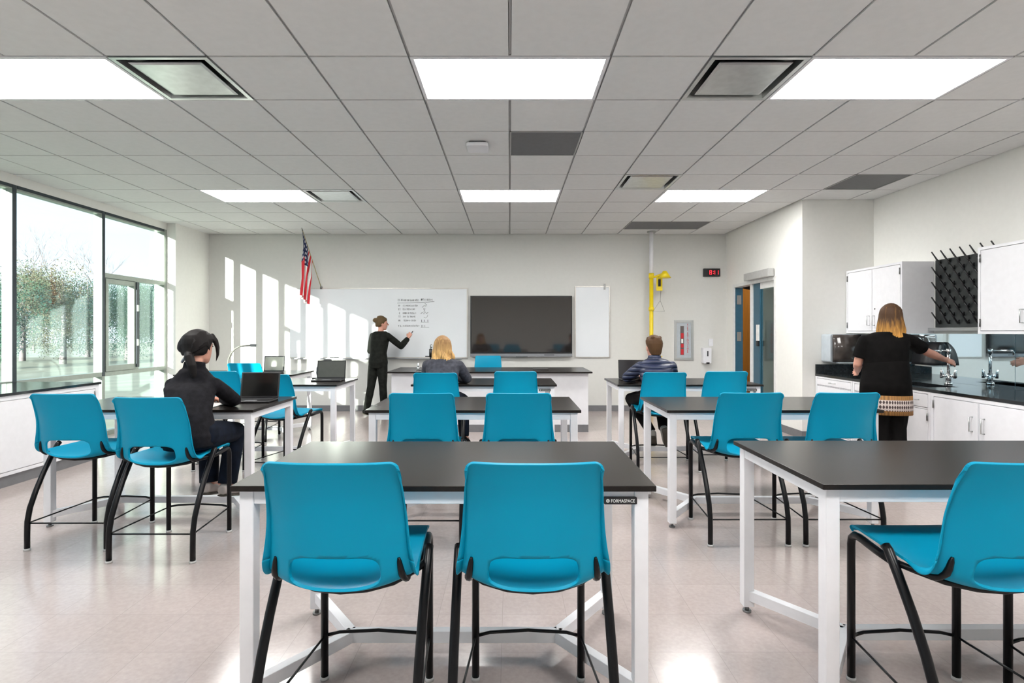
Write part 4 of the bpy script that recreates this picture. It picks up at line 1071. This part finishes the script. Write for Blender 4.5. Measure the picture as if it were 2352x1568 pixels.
def hairmat(name, top, bot, z0, z1):
    """roots and tips of different colour along the strand, with fine streaks"""
    m = bpy.data.materials.new(name); m.use_nodes = True; t = m.node_tree; p = t.nodes['Principled BSDF']; p.inputs['Roughness'].default_value = .6; p.inputs['Specular IOR Level'].default_value = .2
    co = t.nodes.new('ShaderNodeTexCoord'); s = t.nodes.new('ShaderNodeSeparateXYZ'); t.links.new(co.outputs['Object'], s.inputs[0])
    mr = t.nodes.new('ShaderNodeMapRange'); mr.inputs['From Min'].default_value = z0; mr.inputs['From Max'].default_value = z1; t.links.new(s.outputs['Z'], mr.inputs['Value'])
    mp = t.nodes.new('ShaderNodeMapping'); mp.inputs['Scale'].default_value = (60, 60, 5); t.links.new(co.outputs['Object'], mp.inputs[0])
    n = t.nodes.new('ShaderNodeTexNoise'); n.inputs['Scale'].default_value = 1.0; t.links.new(mp.outputs[0], n.inputs['Vector'])
    f = mathn(t, 'ADD', mr.outputs[0], mathn(t, 'MULTIPLY', mathn(t, 'SUBTRACT', n.outputs['Fac'], .5), 1.2))
    r = t.nodes.new('ShaderNodeValToRGB'); t.links.new(f, r.inputs[0]); r.color_ramp.elements[0].color = (*bot, 1); r.color_ramp.elements[1].color = (*top, 1)
    r.color_ramp.elements[0].position = .1; r.color_ramp.elements[1].position = .9
    t.links.new(r.outputs[0], p.inputs['Base Color']); return m
def scalp(mb, c, f, e=.012, face=.35, low=-.03):
    """hair cap over the skull, open over the face"""
    r = Vector((f.y, -f.x, 0)); up = V3(0, 0, 1)
    for z, rx, ry, oy in ((low, .070, .066, -.030), (0, .074, .074, -.024), (.03, .076, .084, -.016), (.06, .073, .085, -.010), (.088, .060, .074, -.008), (.108, .034, .044, -.008)):
        pass
    mb.loft([ering(c+up*z+f*oy, r, f, rx+e, ry+e, 22) for z, rx, ry, oy in ((low-.02, .050, .040, -.050), (low, .066, .058, -.036), (0, .072, .066, -.028), (.03, .074, .076, -.020), (.06, .072, .084, -.008), (.088, .058, .074, -.006), (.108, .034, .046, -.006), (.116, .012, .018, -.006))])

M['solem'] = mat('dark rubber sole', (.05, .042, .03), .6)
M['knitdark'] = mat('charcoal knit', (.010, .0095, .012), .85, var=.3, scale=30, bump=.15, bscale=220, spec=.15)
M['knitgrey'] = mat('mid grey knit', (.062, .064, .080), .85, var=.2, scale=30, bump=.15, bscale=220, spec=.2)
M['jeans'] = mat('dark navy denim', (.003, .006, .014), .8, var=.3, scale=20, spec=.15)
M['blackcloth'] = mat('black cloth', (.0035, .0030, .0030), .8, var=.3, scale=20, spec=.12)
M['darkcloth'] = mat('black green cloth', (.010, .011, .009), .8, var=.3, scale=20, spec=.15)
def puffer():
    m = bpy.data.materials.new('quilted navy nylon'); m.use_nodes = True; t = m.node_tree; p = t.nodes['Principled BSDF']; p.inputs['Roughness'].default_value = .42; p.inputs['Base Color'].default_value = (.020, .030, .075, 1)
    co = t.nodes.new('ShaderNodeTexCoord'); s = t.nodes.new('ShaderNodeSeparateXYZ'); t.links.new(co.outputs['Object'], s.inputs[0])
    w_ = mathn(t, 'ABSOLUTE', mathn(t, 'SINE', mathn(t, 'MULTIPLY', s.outputs['Z'], PI/.045)))
    b = t.nodes.new('ShaderNodeBump'); b.inputs['Distance'].default_value = .02; b.inputs['Strength'].default_value = .9
    t.links.new(mathn(t, 'POWER', w_, .45), b.inputs['Height']); t.links.new(b.outputs[0], p.inputs['Normal'])
    n = t.nodes.new('ShaderNodeTexNoise'); n.inputs['Scale'].default_value = 14; t.links.new(co.outputs['Object'], n.inputs['Vector'])
    r = t.nodes.new('ShaderNodeValToRGB'); r.color_ramp.elements[0].color = (.014, .018, .045, 1); r.color_ramp.elements[1].color = (.030, .042, .10, 1); t.links.new(n.outputs['Fac'], r.inputs[0]); t.links.new(r.outputs[0], p.inputs['Base Color'])
    return m
M['sneaker'] = mat('grey canvas shoe', (.25, .24, .22), .7)
M['loafer'] = mat('pale flat shoe', (.40, .36, .34), .6)
up = V3(0, 0, 1)

# 1 ---- dark haired woman at the left table
f = V3(.08, 1, 0).normalized()
J = dict(f=f, pelvis=V3(-2.04, 3.42, .70), waist=V3(-2.05, 3.45, .84), chest=V3(-2.115, 3.57, .985), neck=V3(-2.13, 3.63, 1.115), head=V3(-2.125, 3.68, 1.245), hf=V3(.22, 1, 0), base=V3(-2.04, 3.42, 0),
 sl=V3(-2.245, 3.59, 1.012), sr=V3(-1.985, 3.62, 1.012), el=V3(-2.300, 3.72, .872), er=V3(-1.975, 3.86, .868), wl=V3(-2.26, 3.98, .862), wr=V3(-2.13, 4.01, .858),
 hl=V3(.35, 1, -.05), hr=V3(-.6, .8, -.05), thl=V3(1, -.2, .2), thr=V3(.5, .6, .6), pl=V3(-2.13, 3.44, .70), pr=V3(-1.95, 3.44, .695), kl=V3(-2.16, 3.87, .655), kr=V3(-1.975, 3.88, .640),
 al=V3(-2.12, 3.80, .27), ar=V3(-1.985, 3.78, .265), tl=V3(0, .11, -.02), tr=V3(.02, .11, -.02), hipw=.150, waistw=.112, chestw=.138, arm=.040, leg=.078, cuff=.062)
p = person('dark haired woman with a ponytail in a charcoal turtleneck, seated and writing', J, M['knitdark'], M['jeans'], M['loafer'], collar=True)
hm = hairmat('black brown hair', (.008, .006, .006), (.014, .010, .009), -.1, .1)
h = MB(); c = J['head']; hf = J['hf'].normalized(); scalp(h, c, hf, .016)
h2 = MB()
for k in range(64):
    a = -1.62+3.24*k/63; r1 = Vector((hf.y, -hf.x, 0)); F0 = c+hf*(.050-.045*(abs(a)/1.62)**2)+r1*math.sin(a)*.080+up*(.124*math.cos(a)*1.0-.01)
    tie = c-hf*.100-up*.045+V3(.01, 0, 0); mid1 = c+r1*math.sin(a)*.087-hf*.030+up*(.120*math.cos(a*.86)+.000); mid2 = c+r1*math.sin(a)*.076-hf*.092+up*(.072*math.cos(a)-.005)
    h2.capsule([crom([list(F0), list(mid1), list(mid2), list(tie)], 3*q/8) for q in range(9)], [.003, .006, .0075, .0075, .0075, .0075, .0075, .0075, .007], 6)
h.capsule([c-hf*.085-up*.035+V3(.0, 0, 0), c-hf*.125-up*.060+V3(.035, 0, 0), c-hf*.140-up*.115+V3(.065, 0, 0), c-hf*.135-up*.185+V3(.075, 0, 0), c-hf*.13-up*.235+V3(.070, 0, 0)], [.026, .030, .028, .018, .006])
h.capsule([c+V3(.055, .07, .085), c+V3(.080, .065, .045), c+V3(.094, .065, .0), c+V3(.098, .06, -.05), c+V3(.090, .055, -.095)], [.014, .018, .014, .010, .003])
ho = h.build('hair', hm, p); remesh(ho, .005, 3); h2.build('locks', hm, ho)
MB().capsule([c-hf*.095-up*.090-V3(.035, 0, 0), c-hf*.118-up*.040+V3(.015, 0, 0)], [.009, .010]).build('hair_clip', M['silver'], p)

# 2 ---- teacher at the board
f = V3(.42, .9, 0).normalized()
J = dict(f=f, pelvis=V3(-2.13, 8.72, .86), waist=V3(-2.13, 8.73, 1.01), chest=V3(-2.115, 8.75, 1.19), neck=V3(-2.10, 8.76, 1.365), head=V3(-2.085, 8.78, 1.485), hf=V3(1, .35, 0), base=V3(-2.15, 8.72, 0), sc=.95,
 sl=V3(-2.245, 8.82, 1.30), sr=V3(-1.975, 8.70, 1.305), el=V3(-2.29, 8.84, 1.04), er=V3(-1.775, 8.80, 1.115), wl=V3(-2.17, 9.00, 1.04), wr=V3(-1.69, 8.95, 1.245),
 hl=V3(.8, .5, .1), hr=V3(.35, .35, .85), thl=up, thr=V3(-.6, 0, .6), pnr=V3(0, 1, 0), pl=V3(-2.20, 8.74, .86), pr=V3(-2.06, 8.69, .86), kl=V3(-2.235, 8.68, .47), kr=V3(-2.045, 8.68, .48),
 al=V3(-2.30, 8.63, .085), ar=V3(-2.03, 8.72, .085), tl=V3(.08, .10, -.03), tr=V3(.05, .12, -.03), hipw=.140, waistw=.122, chestw=.135, arm=.043, leg=.074, curlr=.8)
p = person('teacher in a black sweater with a hair bun writing on the whiteboard', J, M['darkcloth'], M['darkcloth'], M['blackcloth'], hem=.02)
h = MB(); c = J['head']; hf = J['hf'].normalized(); scalp(h, c, hf, .010); h.ell(c-hf*.10+up*.055, (.045, .045, .040)); h.ell(c-hf*.02+up*.105, (.06, .05, .03))
ho = h.build('hair', hairmat('dark blond hair', (.10, .065, .03), (.16, .11, .055), -.1, .1), p); remesh(ho, .006, 3)
MB().tube([J['neck']+V3(-.075, -.035, -.055), J['neck']+V3(-.03, -.078, -.062), J['neck']+V3(.03, -.080, -.058)], .005, 8).build('collar_stripe', M['paper'], p)
mk = thing('marker', 'marker pen in the teacher\'s raised hand', 'marker', (-1.66, 9.02, 1.32))
MB().tube([(-1.665, 9.02, 1.30), (-1.640, 9.10, 1.36)], .007, 8).build('barrel', M['marker'], mk); MB().tube([(-1.640, 9.10, 1.36), (-1.6365, 9.112, 1.369)], [.005, .003], 8).build('tip', M['plastic'], mk)

# 3 ---- blonde person, middle table
f = V3(.14, 1, 0).normalized()
J = dict(f=f, pelvis=V3(-.67, 5.28, .70), waist=V3(-.67, 5.32, .83), chest=V3(-.675, 5.42, .965), neck=V3(-.68, 5.47, 1.085), head=V3(-.685, 5.50, 1.190), base=V3(-.67, 5.28, 0), sc=.95,
 sl=V3(-.83, 5.43, 1.030), sr=V3(-.515, 5.45, 1.025), el=V3(-.865, 5.60, .878), er=V3(-.445, 5.58, .872), wl=V3(-.72, 5.78, .864), wr=V3(-.56, 5.78, .862),
 hl=V3(.5, .9, -.03), hr=V3(-.5, .9, -.03), thl=V3(1, -.3, .2), thr=V3(-1, -.3, .2), pl=V3(-.76, 5.30, .70), pr=V3(-.58, 5.30, .695), kl=V3(-.76, 5.72, .64), kr=V3(-.50, 5.70, .635),
 al=V3(-.74, 5.56, .26), ar=V3(-.475, 5.62, .24), tl=V3(0, .11, -.02), tr=V3(.02, .11, -.02), hipw=.155, waistw=.13, chestw=.15, arm=.046)
p = person('blonde person in a grey sweater seated at the middle table, seen from behind', J, M['knitgrey'], M['jeans'], M['blackcloth'])
def strands(mb, c, f, n, L, rad, wave, seed, drop=.05, spread=.09, rr=.011, a0=-.2, a1=PI+.2):
    rnd = random.Random(seed); r = Vector((f.y, -f.x, 0))
    for k in range(n):
        a = a0+(a1-a0)*(k+rnd.uniform(-.3, .3))/(n-1)     # around the back from right to left
        d = r*math.cos(a) - f*math.sin(a); ph = a*5+rnd.uniform(-.9, .9); P = []; Rr = []
        for j in range(20):
            s = j/19
            if s < .35:
                t_ = s/.35*PI/2; rad_ = rad*math.sin(t_); z = .118*math.cos(t_)+.005
            else:
                q = (s-.35)/.65; rad_ = rad+(spread-rad)*q**.8; z = -(L)*q
            wv = wave*math.sin(ph+s*11)*max(0, s-.35)*1.5
            P.append(c+d*(rad_+wv)+r*wv*.6+up*z-f*.008); Rr.append(rr*(1.0 if s < .85 else 1.25-.9*(s-.85)/.15))
        mb.capsule(P, Rr, 6)
h = MB(); c = J['head']; scalp(h, c, f, .012); h.loft([ering(c+up*z-f*.018, Vector((f.y, -f.x, 0)), f, rx, ry, 20) for z, rx, ry in ((-.13, .088, .062), (-.09, .098, .080), (-.04, .086, .082), (.02, .082, .082))])
hb = hairmat('wavy blonde hair', (.30, .17, .075), (.80, .50, .20), 1.02, 1.30)
ho = h.build('hair', hb, p); remesh(ho, .006, 3)
h2 = MB(); strands(h2, c, f, 95, .140, .088, .020, 5, spread=.110, rr=.0062); h2.build('locks', hb, ho, world=True)

# 4 ---- boy in the navy jacket
f = V3(-.10, 1, 0).normalized()
J = dict(f=f, pelvis=V3(1.475, 5.34, .70), waist=V3(1.475, 5.37, .82), chest=V3(1.475, 5.45, .955), neck=V3(1.475, 5.49, 1.085), head=V3(1.475, 5.52, 1.195), base=V3(1.475, 5.34, 0), sc=.98,
 sl=V3(1.325, 5.47, 1.010), sr=V3(1.635, 5.45, 1.015), el=V3(1.225, 5.62, .880), er=V3(1.69, 5.60, .878), wl=V3(1.37, 5.82, .868), wr=V3(1.57, 5.80, .866),
 hl=V3(.4, .9, -.03), hr=V3(-.4, .9, -.03), thl=V3(1, -.3, .2), thr=V3(-1, -.3, .2), pl=V3(1.385, 5.36, .70), pr=V3(1.565, 5.36, .70), kl=V3(1.285, 5.72, .645), kr=V3(1.60, 5.74, .64),
 al=V3(1.47, 5.55, .30), ar=V3(1.55, 5.42, .36), tl=V3(.02, .08, -.07), tr=V3(.035, .035, -.12), soler=V3(.1, -.95, -.28), hipw=.145, waistw=.135, chestw=.15, arm=.048, leg=.072)
p = person('boy in a quilted navy jacket seated at the right table, feet crossed', J, puffer(), M['blackcloth'], M['sneaker'], topname='jacket', collar=True)
h = MB(); c = J['head']; r_ = Vector((f.y, -f.x, 0)); h.loft([ering(c+up*z+f*oy, r_, f, rx, ry, 22) for z, rx, ry, oy in ((-.075, .046, .035, -.058), (-.05, .060, .048, -.048), (-.02, .067, .066, -.038), (.01, .077, .078, -.026), (.04, .083, .090, -.014), (.07, .080, .092, -.004), (.10, .062, .076, .0), (.122, .032, .045, .0), (.128, .012, .018, .0))])
for k in range(14):
    a = k*.7; h.ell(c+V3(math.cos(a)*.055, math.sin(a)*.055-.01, .088+.012*math.sin(k*2.3)), (.022, .022, .018))
ho = h.build('hair', hairmat('short brown hair', (.085, .042, .018), (.040, .028, .022), -.05, .1), p); remesh(ho, .005, 2)

# 5 ---- woman at the sink
f = V3(.30, .95, 0).normalized()
J = dict(f=f, pelvis=V3(3.485, 5.00, .86), waist=V3(3.495, 5.01, 1.01), chest=V3(3.505, 5.02, 1.18), neck=V3(3.545, 5.03, 1.360), head=V3(3.580, 5.06, 1.495), hf=V3(.75, .66, 0), base=V3(3.53, 5.0, 0),
 sl=V3(3.335, 5.07, 1.285), sr=V3(3.690, 4.98, 1.295), el=V3(3.305, 5.12, 1.05), er=V3(3.915, 5.06, 1.165), wl=V3(3.42, 5.30, .97), wr=V3(4.175, 5.17, 1.085),
 hl=V3(.5, .8, -.2), hr=V3(1, .15, -.28), thl=up, thr=V3(0, .5, .8), pl=V3(3.45, 5.02, .86), pr=V3(3.60, 4.98, .86), kl=V3(3.46, 5.02, .47), kr=V3(3.585, 4.98, .47),
 al=V3(3.47, 5.0, .09), ar=V3(3.585, 4.96, .09), tl=V3(.03, .11, -.03), tr=V3(.04, .11, -.03), hipw=.170, waistw=.160, chestw=.165, arm=.046, leg=.080, curlr=.25, cuff=.05, bulk=1)
p = person('woman in a black dress with an ornate hem reaching over the sink', J, M['blackcloth'], M['blackcloth'], M['blackcloth'], topname='dress_top', pantsname='tights', sleeve='short')
r = Vector((f.y, -f.x, 0))
sk = MB(); sk.loft([ering(J['chest']-V3(0, 0, .02), r, f, .168, .110), ering(J['waist'], r, f, .186, .124), ering(J['pelvis']+V3(0, 0, .02), r, f, .202, .138), ering(J['pelvis']-V3(0, 0, .085), r, f, .207, .145)])
sk.build('skirt', M['blackcloth'], p)
def hemmat():
    m = bpy.data.materials.new('ornate hem'); m.use_nodes = True; t = m.node_tree; q = t.nodes['Principled BSDF']; q.inputs['Roughness'].default_value = .7
    co = t.nodes.new('ShaderNodeTexCoord'); s = t.nodes.new('ShaderNodeSeparateXYZ'); t.links.new(co.outputs['Object'], s.inputs[0])
    z = mathn(t, 'DIVIDE', mathn(t, 'SUBTRACT', s.outputs['Z'], .598), .177)
    a = mathn(t, 'ARCTAN2', s.outputs['Y'], s.outputs['X'])
    w1 = mathn(t, 'SINE', mathn(t, 'MULTIPLY', a, 52)); w2 = mathn(t, 'SINE', mathn(t, 'MULTIPLY', a, 120))
    mid = mathn(t, 'LESS_THAN', mathn(t, 'ABSOLUTE', mathn(t, 'SUBTRACT', z, .5)), .28)
    c1 = t.nodes.new('ShaderNodeMixRGB'); t.links.new(mathn(t, 'GREATER_THAN', mathn(t, 'ADD', w1, mathn(t, 'SINE', mathn(t, 'MULTIPLY', z, 26))), -.2), c1.inputs[0]); c1.inputs[1].default_value = (.05, .03, .03, 1); c1.inputs[2].default_value = (.52, .45, .42, 1)
    c2 = t.nodes.new('ShaderNodeMixRGB'); t.links.new(mathn(t, 'GREATER_THAN', w2, -.3), c2.inputs[0]); c2.inputs[1].default_value = (.06, .03, .01, 1); c2.inputs[2].default_value = (.42, .20, .05, 1)
    c3 = t.nodes.new('ShaderNodeMixRGB'); t.links.new(mid, c3.inputs[0]); t.links.new(c2.outputs[0], c3.inputs[1]); t.links.new(c1.outputs[0], c3.inputs[2]); t.links.new(c3.outputs[0], q.inputs['Base Color'])
    return m
sk = MB(); q0 = J['pelvis']-V3(0, 0, .085); q1 = J['pelvis']-V3(0, 0, .262)
sk.loft([ering(q0, r, f, .2075, .1455), ering(q0.lerp(q1, .5), r, f, .211, .150), ering(q1, r, f, .210, .150)])
# object origin sits under the hem so the pattern runs around it
sk.build('patterned_hem', hemmat(), p)
h = MB(); c = J['head']; hf = J['hf'].normalized(); hr_ = Vector((hf.y, -hf.x, 0)); scalp(h, c, hf, .014)
h.loft([ering(c+up*z-hf*o_, hr_, hf, rx, ry, 20) for z, rx, ry, o_ in ((-.165, .095, .045, .065), (-.12, .098, .055, .058), (-.06, .088, .066, .042), (.0, .084, .074, .03), (.03, .082, .078, .02))])
hb = hairmat('brown to gold hair', (.075, .040, .022), (.62, .31, .07), 1.28, 1.50)
ho = h.build('hair', hb, p); remesh(ho, .006, 3)
h2 = MB(); strands(h2, c, hf, 95, .205, .091, .007, 9, spread=.118, rr=.0058, a0=.05, a1=PI); h2.build('locks', hb, ho, world=True)
